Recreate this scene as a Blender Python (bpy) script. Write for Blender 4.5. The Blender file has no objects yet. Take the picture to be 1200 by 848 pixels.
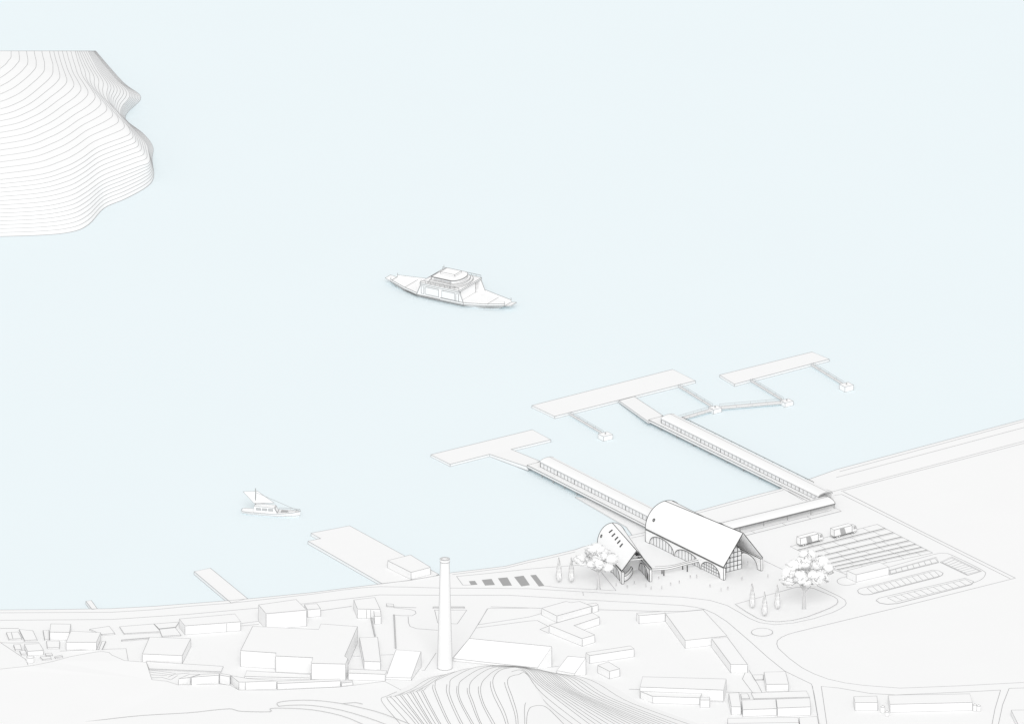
import bpy, bmesh, math, random
from mathutils import Vector, Matrix
random.seed(7)
PI = math.pi
sc = bpy.context.scene
col = sc.collection

# ------------------------------------------------------------------ survey
# the site plan was surveyed on a drawing grid: one grid unit = 0.37 m, seen from 21 degrees above
U = 0.37
EL = math.radians(21.0)
S, C = math.sin(EL), math.cos(EL)

def P(x, y, z):
    return Vector(((x - 600) * U, ((424 - y) * U - z * C) / S, z))
def H(h):
    return h * U / C
def GV(dx, dy):
    return Vector((dx * U, -dy * U / S, 0))
GZ = H(3.5)           # quay and land level, water is 0

# --------------------------------------------------------------- materials
def mat(name, rgb, rough=0.9, var=0.0, scale=0.05):
    m = bpy.data.materials.new(name); m.use_nodes = True
    nt = m.node_tree; b = nt.nodes['Principled BSDF']
    b.inputs['Roughness'].default_value = rough
    b.inputs['Specular IOR Level'].default_value = 0.0
    b.inputs['Base Color'].default_value = (*rgb, 1)
    if var:
        tc = nt.nodes.new('ShaderNodeTexCoord')
        n = nt.nodes.new('ShaderNodeTexNoise'); n.inputs['Scale'].default_value = scale
        n.inputs['Detail'].default_value = 4
        nt.links.new(tc.outputs['Object'], n.inputs['Vector'])
        r = nt.nodes.new('ShaderNodeValToRGB')
        r.color_ramp.elements[0].position = 0.3; r.color_ramp.elements[1].position = 0.7
        r.color_ramp.elements[0].color = (*[c * (1 - var) for c in rgb], 1)
        r.color_ramp.elements[1].color = (*[min(1, c * (1 + var)) for c in rgb], 1)
        nt.links.new(n.outputs['Fac'], r.inputs['Fac'])
        nt.links.new(r.outputs['Color'], b.inputs['Base Color'])
    return m
M = {
    'land': mat('pale_ground', (0.900, 0.901, 0.901), var=0.004, scale=0.03),
    'paper': mat('pale_render', (0.900, 0.900, 0.900), var=0.003, scale=0.2),
    'wall': mat('wall_render', (0.90, 0.90, 0.90), var=0.003, scale=0.2),
    'white': mat('white_paint', (0.955, 0.955, 0.955)),
    'water': mat('pale_water', (0.812, 0.886, 0.912), rough=0.9, var=0.003, scale=0.01),
    'glass': mat('pale_glazing', (0.89, 0.895, 0.90)),
    'panel': mat('grey_panel', (0.40, 0.40, 0.40), var=0.02, scale=0.5),
    'stripe': mat('grey_stripe', (0.46, 0.46, 0.46)),
    'dark': mat('dark_metal', (0.10, 0.10, 0.10)),
    'bark': mat('pale_bark', (0.66, 0.66, 0.66), var=0.03, scale=1.0),
    'leaf': mat('white_foliage', (0.955, 0.955, 0.955), var=0.01, scale=0.4),
    'cyp': mat('pale_cypress', (0.86, 0.86, 0.86), var=0.08, scale=0.8),
    'cloth': mat('pale_cloth', (0.56, 0.56, 0.56)),
    'ink': mat('edge_grey', (0.42, 0.42, 0.425)),
    'inkL': mat('edge_pale', (0.48, 0.48, 0.48)),
    'inkM': mat('edge_mid', (0.24, 0.24, 0.24)),
    'inkD': mat('edge_dark', (0.06, 0.06, 0.06)),
}
R0 = 0.125

# ------------------------------------------------------------ mesh builder
class MB:
    def __init__(s):
        s.v = []; s.f = []; s.m = []
    def face(s, pts, mi=0):
        i = len(s.v); s.v += [Vector(p) for p in pts]
        s.f.append(tuple(range(i, i + len(pts)))); s.m.append(mi)
    def tube(s, pts, r=R0, mi=1, closed=False, n=5):
        pts = [Vector(p) for p in pts]
        q = [pts[0]]
        for p in pts[1:]:
            if (p - q[-1]).length > 1e-4: q.append(p)
        if closed and len(q) > 2 and (q[0] - q[-1]).length < 1e-4: q.pop()
        if len(q) < 2: return
        k = len(q); base = len(s.v)
        a = None
        for i, p in enumerate(q):
            if closed:
                t = q[(i + 1) % k] - q[i - 1]
            else:
                t = q[min(i + 1, k - 1)] - q[max(i - 1, 0)]
            if t.length < 1e-6: t = Vector((1, 0, 0))
            t.normalize()
            if a is None:
                a = t.orthogonal().normalized()
            else:
                a = (a - t * a.dot(t))
                a = a.normalized() if a.length > 1e-5 else t.orthogonal().normalized()
            b = t.cross(a)
            for j in range(n):
                th = 2 * PI * j / n
                s.v.append(p + a * (r * math.cos(th)) + b * (r * math.sin(th)))
        for i in range(k if closed else k - 1):
            o = base + i * n; o2 = base + ((i + 1) % k) * n
            for j in range(n):
                s.f.append((o + j, o + (j + 1) % n, o2 + (j + 1) % n, o2 + j)); s.m.append(mi)
        if not closed:
            s.f.append(tuple(base + j for j in reversed(range(n)))); s.m.append(mi)
            s.f.append(tuple(base + (k - 1) * n + j for j in range(n))); s.m.append(mi)
    def taper(s, pts, radii, mi=0, n=8):
        pts = [Vector(p) for p in pts]; base = len(s.v); k = len(pts)
        a = None
        for i, p in enumerate(pts):
            t = (pts[min(i + 1, k - 1)] - pts[max(i - 1, 0)]).normalized()
            a = t.orthogonal().normalized() if a is None else (a - t * a.dot(t)).normalized()
            b = t.cross(a)
            for j in range(n):
                th = 2 * PI * j / n
                s.v.append(p + a * (radii[i] * math.cos(th)) + b * (radii[i] * math.sin(th)))
        for i in range(k - 1):
            o = base + i * n
            for j in range(n):
                s.f.append((o + j, o + (j + 1) % n, o + n + (j + 1) % n, o + n + j)); s.m.append(mi)
        s.f.append(tuple(base + j for j in reversed(range(n)))); s.m.append(mi)
        s.f.append(tuple(base + (k - 1) * n + j for j in range(n))); s.m.append(mi)
    def prism(s, top, bot, mi=0, cap=True, cup=True):
        """top and bot: matching loops"""
        k = len(top)
        if cup: s.face(top, mi)
        if cap: s.face(list(reversed(bot)), mi)
        for i in range(k):
            j = (i + 1) % k
            s.face([top[i], bot[i], bot[j], top[j]], mi)
    def edges(s, top, bot, r=R0, mi=1, up=True, low=True, vert=True):
        if up: s.tube(top, r, mi, closed=True)
        if low: s.tube(bot, r, mi, closed=True)
        if vert:
            for a, b in zip(top, bot): s.tube([a, b], r, mi)
    def box(s, x0, x1, y0, y1, z0, z1, mi=0, line=None, r=R0):
        t = [Vector((x0, y0, z1)), Vector((x1, y0, z1)), Vector((x1, y1, z1)), Vector((x0, y1, z1))]
        b = [Vector((p.x, p.y, z0)) for p in t]
        s.prism(t, b, mi)
        if line is not None: s.edges(t, b, r, line)
    def loft(s, rows, mi=0, closed=False):
        n = len(rows[0]); base = len(s.v)
        for r in rows: s.v += [Vector(p) for p in r]
        for i in range(len(rows) - 1):
            for j in range(n if closed else n - 1):
                a = base + i * n + j; b = base + i * n + (j + 1) % n
                s.f.append((a, b, b + n, a + n)); s.m.append(mi)
    def build(s, name, mats, parent=None, smooth=False):
        off = parent_world(parent)
        me = bpy.data.meshes.new(name)
        me.from_pydata([tuple(v - off) for v in s.v], [], s.f)
        for m in mats: me.materials.append(M[m])
        for p, mi in zip(me.polygons, s.m): p.material_index = mi
        bm = bmesh.new(); bm.from_mesh(me)
        bmesh.ops.remove_doubles(bm, verts=bm.verts, dist=1e-5)
        bmesh.ops.recalc_face_normals(bm, faces=bm.faces)
        big = [f for f in bm.faces if len(f.verts) > 4]
        if big: bmesh.ops.triangulate(bm, faces=big)
        bm.to_mesh(me); bm.free()
        if smooth:
            for p in me.polygons: p.use_smooth = True
        o = bpy.data.objects.new(name, me); col.objects.link(o)
        if parent is not None: o.parent = parent
        return o

def parent_world(o):
    w = Vector((0, 0, 0))
    while o is not None:
        w = w + o.location; o = o.parent
    return w
def tag(o, label=None, cat=None, group=None, kind=None):
    if label: o['label'] = label
    if cat: o['category'] = cat
    if group: o['group'] = group
    if kind: o['kind'] = kind
    return o
def empty(name, loc, label, cat, group=None, rz=0.0):
    o = bpy.data.objects.new(name, None); col.objects.link(o)
    o.location = loc; o.rotation_euler = (0, 0, rz); o.empty_display_size = 1
    return tag(o, label, cat, group)
def copy_tree(o, parent=None):
    c = o.copy(); col.objects.link(c); c.parent = parent
    for ch in list(o.children): copy_tree(ch, c)
    return c
def spline(pts, n=8, closed=False):
    pts = [Vector(p) for p in pts]; k = len(pts); out = []
    g = (lambda i: pts[i % k]) if closed else (lambda i: pts[max(0, min(k - 1, i))])
    for i in range(k if closed else k - 1):
        p0, p1, p2, p3 = g(i - 1), g(i), g(i + 1), g(i + 2)
        for j in range(n):
            t = j / n
            out.append(0.5 * ((2 * p1) + (p2 - p0) * t + (2 * p0 - 5 * p1 + 4 * p2 - p3) * t * t + (3 * p1 - p0 - 3 * p2 + p3) * t ** 3))
    if not closed: out.append(pts[-1])
    return out
def sp2(pts, n=6, closed=False):
    return [(p.x, p.y) for p in spline([Vector((x, y, 0)) for x, y in pts], n, closed)]
def G(pts, z=None):
    z = GZ if z is None else z
    return [P(x, y, z) for x, y in pts]
def centre(pts, z):
    c = Vector((0, 0, 0))
    for p in pts: c += p
    c /= len(pts); c.z = z
    return c

# ==================================================================== WATER
b = MB(); b.face([(-3000, -720, 0), (3000, -720, 0), (3000, 4000, 0), (-3000, 4000, 0)])
tag(b.build('water', ['water']), kind='structure')

# ===================================================================== LAND
shore = [(-700, 716), (-60, 714.5), (0, 714.2), (60, 713.8), (130, 712.7), (180, 710), (220, 707), (272, 703), (304, 700), (367.6, 693.7),
         (400, 689.4), (445, 684), (479, 679.6), (513, 674), (530, 670.5), (560, 667), (592.5, 663), (620, 656), (640, 651.8), (674, 643.7),
         (683, 640.4), (710, 634.5), (740, 627), (755, 623.7), (785, 612), (816, 598.9), (850, 589.5), (885, 580), (920, 571.3), (980, 550), (1199, 491.4), (1260, 475), (2600, 118)]
b = MB()
top = G(shore); outer = top + [Vector((900, -715, GZ)), Vector((-900, -715, GZ))]
b.prism(outer, [Vector((p.x, p.y, -1.5)) for p in outer])
b.tube(top, R0 * 1.15, 1)
GL = []       # lines on the ground
def gl(pts, r=R0, n=0):
    if n: pts = sp2(pts, n)
    b.tube(G(pts), r, 1)
# promenade line along the quay, yard boundary, plots
gl([(984, 552.3), (1199, 493.8), (1260, 477)])
gl([(980, 559.2), (1199, 501), (1260, 484)])
gl([(950, 583.5), (980, 574.6), (1199, 517), (1260, 501)])
gl([(985.5, 575.3), (1199, 519.4), (1260, 503.5)])
gl([(988, 575.7), (1075, 620), (1190, 677), (1060, 709.5), (933.6, 740)], R0 * 1.2)
gl([(978, 580), (986.4, 579), (1069, 620), (1184, 677.7)])
gl([(535, 675), (560, 672.7), (620, 666.4), (640, 664.6), (674, 662.2), (693, 661)])
gl([(535, 675), (542.5, 685.3), (552, 685)])
gl([(620, 658.5), (640, 654.5), (674, 646.3)]); gl([(530, 672.8), (592, 665.3), (620, 658.5)])
gl([(691, 654), (703, 668), (722, 691.7)])
gl([(638, 686), (655, 688.2), (722, 691.7)])
gl([(895.3, 656.5), (916.3, 666.5), (933, 676)])
gl([(740, 630), (755, 626.8)]); gl([(816, 601.5), (885, 583), (918, 574)])
gl([(918, 572.5), (941, 586)]); gl([(955, 569), (976, 576)])
gl([(575, 710.6), (634, 712.3)], R0 * 1.2); gl([(701, 714), (774.4, 716), (802, 716), (826, 713.6)], R0 * 1.2)
gl([(683, 693), (683.6, 697.5)])
# village plots, lanes and yards
gl([(460.4, 720.2), (472, 721), (483, 721), (487.5, 718.5), (486.8, 715.6), (481, 713.6), (461.3, 711.7)])
gl([(478.3, 722), (478.6, 729), (480.5, 733.5), (488.7, 736.2), (513, 738)])
gl([(460, 710.8), (487.7, 711.7)], R0 * 1.3)
gl([(509.4, 714.5), (547, 714.5), (535.8, 730.6), (513, 729.6), (509.4, 714.5)])
gl([(530, 771), (550, 747.5), (571.7, 712.6), (620, 712)])
gl([(560.4, 731.5), (571, 713)]); gl([(560.4, 731.5), (620, 722.5), (634, 718.5)])
gl([(558.5, 735.3), (620, 727.2), (629.7, 726.6), (642.6, 733.5)])
gl([(632.7, 737), (643, 733)]); gl([(632.7, 737), (643, 741.5)])
gl([(494.3, 785.3), (497.2, 785.3), (511, 764.5)])
gl([(446, 767), (461.5, 766.5)]); gl([(413, 768.2), (422, 768.4)])
gl([(70, 762.5), (113, 760.6), (147.7, 759.5), (150.3, 774)])
gl([(0, 735.8), (22, 735.9)], R0 * 1.3); gl([(0, 752.5), (15, 753), (46, 752.3)])
gl([(0, 752), (3, 754), (15, 762), (30, 772), (33, 779)])
gl([(283, 730), (303, 727.4)]); gl([(282, 733), (303, 731)]); gl([(376, 715), (412, 710)], R0 * 1.3)
gl([(852.8, 810.5), (882, 811), (870, 795), (876, 781)]); gl([(878, 785), (889, 803), (893, 811)])
gl([(647, 781), (655, 780)]); gl([(737, 807), (750, 807.5)], R0 * 1.3); gl([(831, 821.5), (848, 822)])
gl([(851, 810.3), (893, 811.3)]); gl([(958, 838), (952, 803)])
gl([(175, 784.6), (190, 786.2), (206, 788.6)]); gl([(176, 787), (190, 788.6), (203, 790.6)]); gl([(177, 790), (186, 790.6), (196, 791.2)]); gl([(197, 793), (204, 789.6), (222, 788)]); gl([(201, 795.5), (208, 791)])
gl([(178, 793.6), (190, 793.2), (200, 796)])
tag(b.build('ground', ['land', 'ink']), kind='structure')

# ==================================================================== ROADS
Z1 = GZ + 0.006
def sheet(name, poly, lines, z=Z1, m='land', r=R0):
    b = MB(); b.face(G(poly, z))
    for l in lines: b.tube(G(l, z), r, 1)
    return tag(b.build(name, [m, 'ink']), kind='structure')
up = [(-60, 718), (0, 717.6), (130, 717), (180, 714), (220, 710), (269, 706.4), (291, 704), (367, 695.6), (400, 691), (425, 688.2), (445, 687), (480, 687.5), (513, 688.5), (620, 689.4),
      (683, 693), (758.6, 697.4), (800, 699.3), (832, 703), (852, 709), (868, 718), (878, 724), (890, 729), (908, 731.6)]
lo = [(-60, 727), (0, 726.3), (130, 725.4), (220, 719.4), (302, 712), (358, 706.8), (420, 699.7), (445, 696.6), (513, 697), (596, 697), (683, 702.2), (772, 707.4),
      (800, 709), (815, 711), (826, 713.6), (838, 719), (852, 728), (880, 752), (900, 770), (920, 786), (951, 801), (954, 812), (960, 848), (964, 872)]
bedout = [(908, 731.6), (930, 729.5), (953.5, 724.5), (975, 717.5), (984.6, 713), (990.5, 709), (991.7, 706), (990, 702.5), (984.6, 699), (957.7, 686)]
field = [(933.6, 740), (924, 742.6), (916, 746), (911, 750), (910.3, 754), (912, 759), (925, 771), (940, 782), (954, 789), (970, 795), (990, 799.5), (1012.5, 802.5), (1055, 805.7), (1125, 803), (1200, 799), (1260, 796)]
southern = [(1260, 803), (1200, 805.5), (1182.5, 806)]
south2 = [(1172.5, 808), (1135, 810), (1050, 813.7), (1020, 812), (982.5, 805.5), (962.5, 803.7), (969, 848), (973, 872)]
sheet('road', up + [(933.6, 740)] + field[1:] + southern + south2 + list(reversed(lo)), [up, lo, field, southern, south2])
sheet('road', [(1172.5, 808.2), (1182.5, 806.2), (1175, 825), (1170, 848), (1168, 872), (1156, 872), (1162.5, 848), (1166, 830)],
      [[(1172.5, 808.2), (1166, 830), (1162.5, 848), (1156, 872)], [(1182.5, 806.2), (1175, 825), (1170, 848), (1168, 872)]], z=GZ + 0.01)
sheet('road', [(985, 559), (1199, 501.8), (1260, 485), (1260, 500), (1199, 516.3), (988, 573)], [])
# grass bed with kerb
def kerbed(name, pts, h=0.3, r=R0, extra=()):
    b = MB(); t = G(pts, GZ + h); bt = G(pts, GZ - 0.2)
    bt = [Vector((p.x, p.y, GZ - 0.2)) for p in t]
    b.prism(t, bt); b.tube(t, r, 1, closed=True)
    for l in extra: b.tube([Vector((p.x, p.y, GZ + h)) for p in G(l, GZ + h)], r * 0.9, 1)
    return tag(b.build(name, ['land', 'ink']), kind='structure')
bed = [(861.5, 707.5), (875, 716.5), (888, 724), (898, 727), (911, 728), (928, 726.5), (945, 722.5), (960, 717), (973, 711.7), (980, 707.5), (982, 704.6), (981, 701.5), (977.6, 699), (953.5, 689), (933.6, 687.6)]
kerbed('planting_bed', bed)
b = MB(); b.tube(G(bedout), R0, 0); tag(b.build('kerb', ['ink']), kind='structure')
ell = [(893 + 12.4 * math.cos(a * PI / 16), 740.2 + 4.6 * math.sin(a * PI / 16)) for a in range(32)]
kerbed('roundabout', ell)

# ------------------------------------------------------------- parking bays
def lerp(a, c, t): return (a[0] + (c[0] - a[0]) * t, a[1] + (c[1] - a[1]) * t)
# lined bus bays
b = MB()
TL, TR, BL_, BR = (926, 640), (1028, 614), (987, 670), (1093, 647.5)
ts = [0, .14, .29, .44, .57, .69, .8, .9, 1.0]
for i, t in enumerate(ts):
    a, c = lerp(TL, BL_, t), lerp(TR, BR, t)
    b.tube(G([a, c], Z1), R0 * (1.7 if 0 < i < 8 else 1), 2 if 0 < i < 8 else 1)
    if 0 < i < 8:
        a2, c2 = lerp(TL, BL_, t + .028), lerp(TR, BR, t + .028)
        b.tube(G([a2, c2], Z1), R0, 1)
b.tube(G([TR, BR], Z1), R0, 1); b.tube(G([TL, BL_], Z1), R0, 1)
rr = random.Random(3)
for i in range(8):
    for q in (0.22, .45, .66, .82):
        q2 = q + rr.uniform(-.06, .06)
        a = lerp(lerp(TL, BL_, ts[i]), lerp(TR, BR, ts[i]), q2); c = lerp(lerp(TL, BL_, ts[i + 1]), lerp(TR, BR, ts[i + 1]), q2)
        b.tube(G([a, c], Z1), R0 * .8, 1)
b.face(G([TL, TR, BR, BL_], GZ + .004))
tag(b.build('bus_bays', ['land', 'ink', 'inkM']), kind='structure')
def bays(outline, A0, A1, B0, B1, n):
    ex = [[A0, A1], [B0, B1]]
    for i in range(n + 1):
        t = i / n; ex.append([lerp(A0, A1, t), lerp(B0, B1, t)])
    kerbed('parking_bays', outline, 0.12, R0, ex)
bays([(1005, 691.5), (1007, 689.5), (1016.7, 687), (1093, 667.5), (1100, 668.3), (1105, 671), (1104, 673.5), (1098, 676), (1020, 696), (1012, 696.3), (1006.5, 694.5)],
     (1016, 688.5), (1095, 668.5), (1023, 694.5), (1101, 674.5), 12)
bays([(1026.7, 703), (1030, 700.5), (1040, 698), (1131, 677), (1141, 681), (1138, 684.5), (1052, 706.5), (1040, 707.5), (1031, 706)],
     (1040, 700), (1131.7, 678.5), (1050, 705), (1139.7, 683.5), 12)
bays([(1102, 658.3), (1115, 652), (1150, 668.8), (1134, 673.6)], (1104, 658.4), (1133, 672.3), (1115, 653.4), (1148, 668.8), 8)
bays([(1042, 668), (1097, 652.5), (1100, 658.6), (1042, 673)], (1043, 668.3), (1096, 653.8), (1043.5, 672), (1099, 658), 8)
b = MB()
b.tube(G(sp2([(1042, 664), (1093, 649.6), (1106.7, 648), (1117, 650.8), (1151, 667.6), (1154.5, 673), (1150, 678.5), (1141, 682.5)], 4)), R0, 0)
b.tube(G(sp2([(1003, 683.5), (993, 685.5), (984, 684), (981, 680), (985, 677), (993, 675)], 4)), R0, 0)
b.tube(G([(977, 667), (992, 673)]), R0, 0)
tag(b.build('kerb', ['ink']), kind='structure')

# ============================================================ ISLAND + HILL
def ctr_loft(name, keys, n, z0, dz, lines=True, m='land', ink='inkL', r=R0 * .85, skip_first=False, seg=5):
    """keys: list of (level, control points); contours between keys are interpolated"""
    ks = [k for k, _ in keys]; rows = []
    for lv in range(ks[0], ks[-1] + 1):
        for (a, pa), (c, pc) in zip(keys, keys[1:]):
            if a <= lv <= c: break
        t = (lv - a) / (c - a)
        pts = [lerp(p, q, t) for p, q in zip(pa, pc)]
        z = z0 + lv * dz
        rows.append([P(x, y, z) for x, y in sp2(pts, seg)])
    b = MB(); b.loft(rows)
    first = [r[0] for r in rows]; last = [r[-1] for r in rows]
    for side in (first, last, rows[-1]):
        b.loft([side, [Vector((p.x, p.y, -1)) for p in side]])
    lowr = [Vector((p.x, p.y, -1)) for p in rows[0]]
    b.loft([rows[0], lowr])
    for i, rw in enumerate(rows): b.tube(rw, r, 1, n=4)
    return b, rows
isl = [
 (0, [(-45, 278), (40, 276), (83, 272), (104, 263), (122, 244), (147, 233), (172, 219), (180, 207), (178, 187), (179, 172), (168, 157), (148, 141), (150, 131), (165, 114), (144, 96.5), (112, 60)]),
 (7, [(-45, 247), (40, 243), (80, 236), (100, 226), (120, 212), (142, 203), (163, 195), (175, 190), (174, 178), (171, 168), (158, 152), (142, 136), (143, 125), (152, 110), (133, 90), (109, 60)]),
 (14, [(-45, 215), (40, 206), (75, 196), (95, 186), (112, 174), (128, 167), (142, 162), (152, 157), (151, 150), (146, 144), (138, 132), (128, 120), (125, 110), (126, 99), (115, 82), (103, 60)]),
 (20, [(-45, 175), (25, 165), (55, 154), (72, 145), (88, 134), (98, 128), (106, 122), (111, 116), (111, 111), (108, 106), (104, 100), (99, 93), (96, 87), (94, 80), (91, 71), (88, 60)]),
 (26, [(-45, 135), (0, 128), (22, 120), (35, 112), (46, 103), (53, 97), (58, 92), (61, 88), (62, 85), (62, 82), (62, 79), (62, 76), (61, 72), (60, 69), (59, 65), (58, 60)]),
 (31, [(-45, 92), (-15, 88), (-5, 84), (1, 80), (5, 77), (8, 74), (10, 71), (12, 69), (12.5, 68), (13, 67), (13, 66), (13, 65), (13, 64), (13, 63), (13, 61.5), (13, 60)]),
 (32, [(-45, 66), (-38, 65.5), (-34, 65), (-31, 64.5), (-29, 64), (-28, 63.5), (-27, 63), (-26.5, 62.5), (-26, 62), (-26, 61.8), (-26, 61.5), (-26, 61.2), (-26, 60.9), (-26, 60.6), (-26, 60.3), (-26, 60)]),
]
b, rows = ctr_loft('island', isl, 0, 0.05, H(3.0))
b.tube([r[-1] for r in rows], R0, 1)
b.tube(rows[0], R0 * 1.2, 1)
tag(b.build('island', ['land', 'ink']), kind='structure')

hill = [
 (0, [(470, 868), (440, 840), (430, 822), (448, 812), (470, 804), (520, 790.5), (690, 794), (765, 826), (885, 868)]),
 (1, [(500, 868), (485, 845), (461, 819), (460, 816.5), (480, 808), (528, 789), (672, 791), (742, 824), (865, 868)]),
 (2, [(511, 868), (497, 848), (474, 817), (473, 813.5), (490, 806), (535, 787.5), (660, 789.5), (722, 820), (848, 868)]),
 (3, [(520, 868), (505, 846), (486, 814), (486, 811), (500, 803), (541, 785.5), (650, 788), (705, 818), (832, 868)]),
 (4, [(531, 868), (515, 845), (497.5, 812), (497, 808), (507, 801), (548, 783.5), (640, 786), (690, 816), (818, 868)]),
 (5, [(543, 870), (527, 846), (512, 812), (510, 801), (515, 795), (555, 782), (636, 785), (680, 814), (803, 868)]),
 (6, [(556, 870), (541, 845), (528, 816), (527, 803), (532, 793), (567, 779.7), (632, 784.5), (670, 811), (787, 868)]),
 (7, [(568, 870), (554, 846), (540, 820), (537.5, 805), (543, 795), (573, 780.5), (627, 784.3), (660, 808), (770, 868)]),
 (8, [(577, 870), (563, 845), (555, 823), (550, 808), (555, 795), (580, 781.3), (622, 784), (650, 806), (755, 868)]),
 (9, [(592, 870), (579, 846), (566.7, 823), (563.3, 805), (570, 793), (588, 782), (618, 783.7), (642, 805), (735, 868)]),
 (10, [(600, 870), (593, 838), (581, 812), (577.5, 798), (581.7, 788.5), (592, 783), (612, 783.5), (636, 806), (715, 866)]),
 (11, [(607, 870), (606.7, 840), (601, 818), (595, 801), (597, 793), (607, 790), (618, 790), (640, 823), (690, 862)]),
 (12, [(616, 870), (617, 848), (618, 836), (621, 829), (626, 826.7), (632, 826), (640, 828), (652, 839), (680, 868)]),
 (13, [(628, 870), (630, 862), (631, 858), (632, 856), (633, 855), (634, 855), (636, 856), (640, 860), (650, 870)]),
]
b, rows = ctr_loft('hill', hill, 0, GZ - 0.4, H(3.3), seg=8)
# extra half-step contours, as the right flank is drawn closer than the left
for i in range(2, 11):
    half = [(p + q) * 0.5 + Vector((0, 0, 0.02)) for p, q in zip(rows[i], rows[i + 1])]
    b.tube(half[40:], R0 * .7, 1, n=4)
for i in range(0, 12):
    near = [p.lerp(q, .8) + Vector((0, 0, 0.02)) for p, q in zip(rows[i], rows[i + 1])]
    b.tube(near[:26], R0 * .75, 1, n=4)
for i, f in ((0, .3), (0, .55), (1, .4), (2, .45), (3, .4)):
    b.tube([p.lerp(q, f) + Vector((0, 0, 0.02)) for p, q in zip(rows[i], rows[i + 1])][:30], R0 * .75, 1, n=4)
tag(b.build('hill', ['land', 'inkM']), kind='structure')

rim = [(-60, 788, 7), (0, 783.5, 7), (16, 781.8, 7), (33, 780, 7), (45, 778, 6.5), (62, 774.5, 6), (82, 769, 6), (95, 766.5, 6), (113, 763.3, 6), (121, 763, 6), (128, 764.2, 6), (131, 767, 6),
       (146, 773.5, 6), (171.5, 775.5, 6), (178, 796, 3), (195, 797.5, 2), (209, 802, 1.5), (257, 801, 1.5), (270, 802.5, 1.5), (280, 808, 1.5), (323, 808, 1.5), (398, 804.5, 1.5), (415, 802.3, 1.5), (450, 797.8, 1.5), (456, 800.5, 1.2), (470, 808, .6)]
b = MB()
rt = [P(x, y, GZ + H(h)) for x, y, h in rim]
tail = [P(500, 875, GZ + .1), P(500, 930, GZ + .1), P(-60, 930, GZ + .5)]
outl = rt + tail
b.prism(outl, [Vector((p.x, p.y, GZ - .5)) for p in outl])
b.tube(rt, R0, 1)
def hgt(px):  # plateau height in grid units
    return 2.2
for l in ([(70, 849), (110, 844), (164, 838), (220, 834.7), (250, 831.5), (269, 830), (276, 831.5), (284, 833), (316.4, 833.4), (316.4, 830), (330, 829.2), (365, 831), (400, 838), (425, 848), (440, 856)],
          [(326.7, 827), (340, 825.8), (365, 826), (400, 831.5), (440, 843.5), (470, 856)],
          [(326.7, 827), (324.8, 823.2), (338, 820.6), (366, 820), (395, 823), (420, 828), (450, 836), (490, 852)],
          [(401, 824), (416, 822.7), (425, 824.5)]):
    b.tube([P(x, y, GZ + H(1.6)) + Vector((0, 0, .1)) for x, y in sp2(l, 3)], R0 * .9, 1)
tag(b.build('hillside', ['land', 'inkL']), kind='structure')

# ================================================================ BUILDINGS
def shell(t, roof_bot, base, wall_h, thick=0.3, group=None): pass
VG = 'plain pale buildings of the waterfront village'
def block(name, label, roof, h, cat='building', base=None, seams=(), ink='ink', rseams=(), group=VG, z0=None, r=R0):
    """flat-roofed volume: roof outline on the grid, wall height in grid units"""
    z0 = GZ if z0 is None else z0
    z = z0 + H(h)
    tp = [P(x, y, z) for x, y in roof]
    e = empty(name, centre(tp, z0), label, cat, group)
    th = min(0.35, H(h) * 0.3)
    mid = [Vector((p.x, p.y, z - th)) for p in tp]; bt = [Vector((p.x, p.y, z0 - .3)) for p in tp]
    b0 = [Vector((p.x, p.y, z0)) for p in tp]
    w = MB(); w.prism(mid, bt)
    for a, c in zip(mid, b0): w.tube([a, c], r, 1)
    w.tube(b0, r, 1, closed=True)
    for i, t in seams:
        p = mid[i].lerp(mid[(i + 1) % len(mid)], t); w.tube([p, Vector((p.x, p.y, z0))], r, 1)
    w.build('wall', ['wall', ink], e)
    f = MB(); f.prism(tp, mid); f.tube(tp, r, 1, closed=True)
    for (i, t), (j, q) in rseams:
        f.tube([tp[i].lerp(tp[(i + 1) % len(tp)], t), tp[j].lerp(tp[(j + 1) % len(tp)], q)], r, 1)
    f.build('roof', ['paper', ink], e)
    return e
def wedge(name, label, ridge, eave, hr, he, cat='building', group=VG):
    """lean-to: roof falls from a high back wall to a low front eave"""
    R = [P(x, y, GZ + H(hr)) for x, y in ridge]; E = [P(x, y, GZ + H(he)) for x, y in eave]
    # keep the roof flat: slide the last corner along its sight line onto the plane of the other three
    nn = (R[1] - R[0]).cross(E[0] - R[0])
    q0, q1 = P(*eave[1], GZ), P(*eave[1], GZ + 1)
    k_ = (R[0] - q0).dot(nn) / (q1 - q0).dot(nn); E[1] = q0 + (q1 - q0) * k_
    tp = [R[0], R[1], E[0], E[1]]
    e = empty(name, centre(tp, GZ), label, cat, group)
    dn = Vector((0, 0, -.3)); mid = [p + dn for p in tp]; bt = [Vector((p.x, p.y, GZ - .3)) for p in tp]
    w = MB(); w.prism(mid, bt)
    for a, c in zip(mid, bt): w.tube([a, c + Vector((0, 0, .3))], R0, 1)
    w.tube([Vector((p.x, p.y, GZ)) for p in tp], R0, 1, closed=True)
    w.build('wall', ['wall', 'ink'], e)
    f = MB(); f.prism(tp, mid); f.tube(tp, R0, 1, closed=True); f.build('roof', ['paper', 'ink'], e)
    return e

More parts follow.
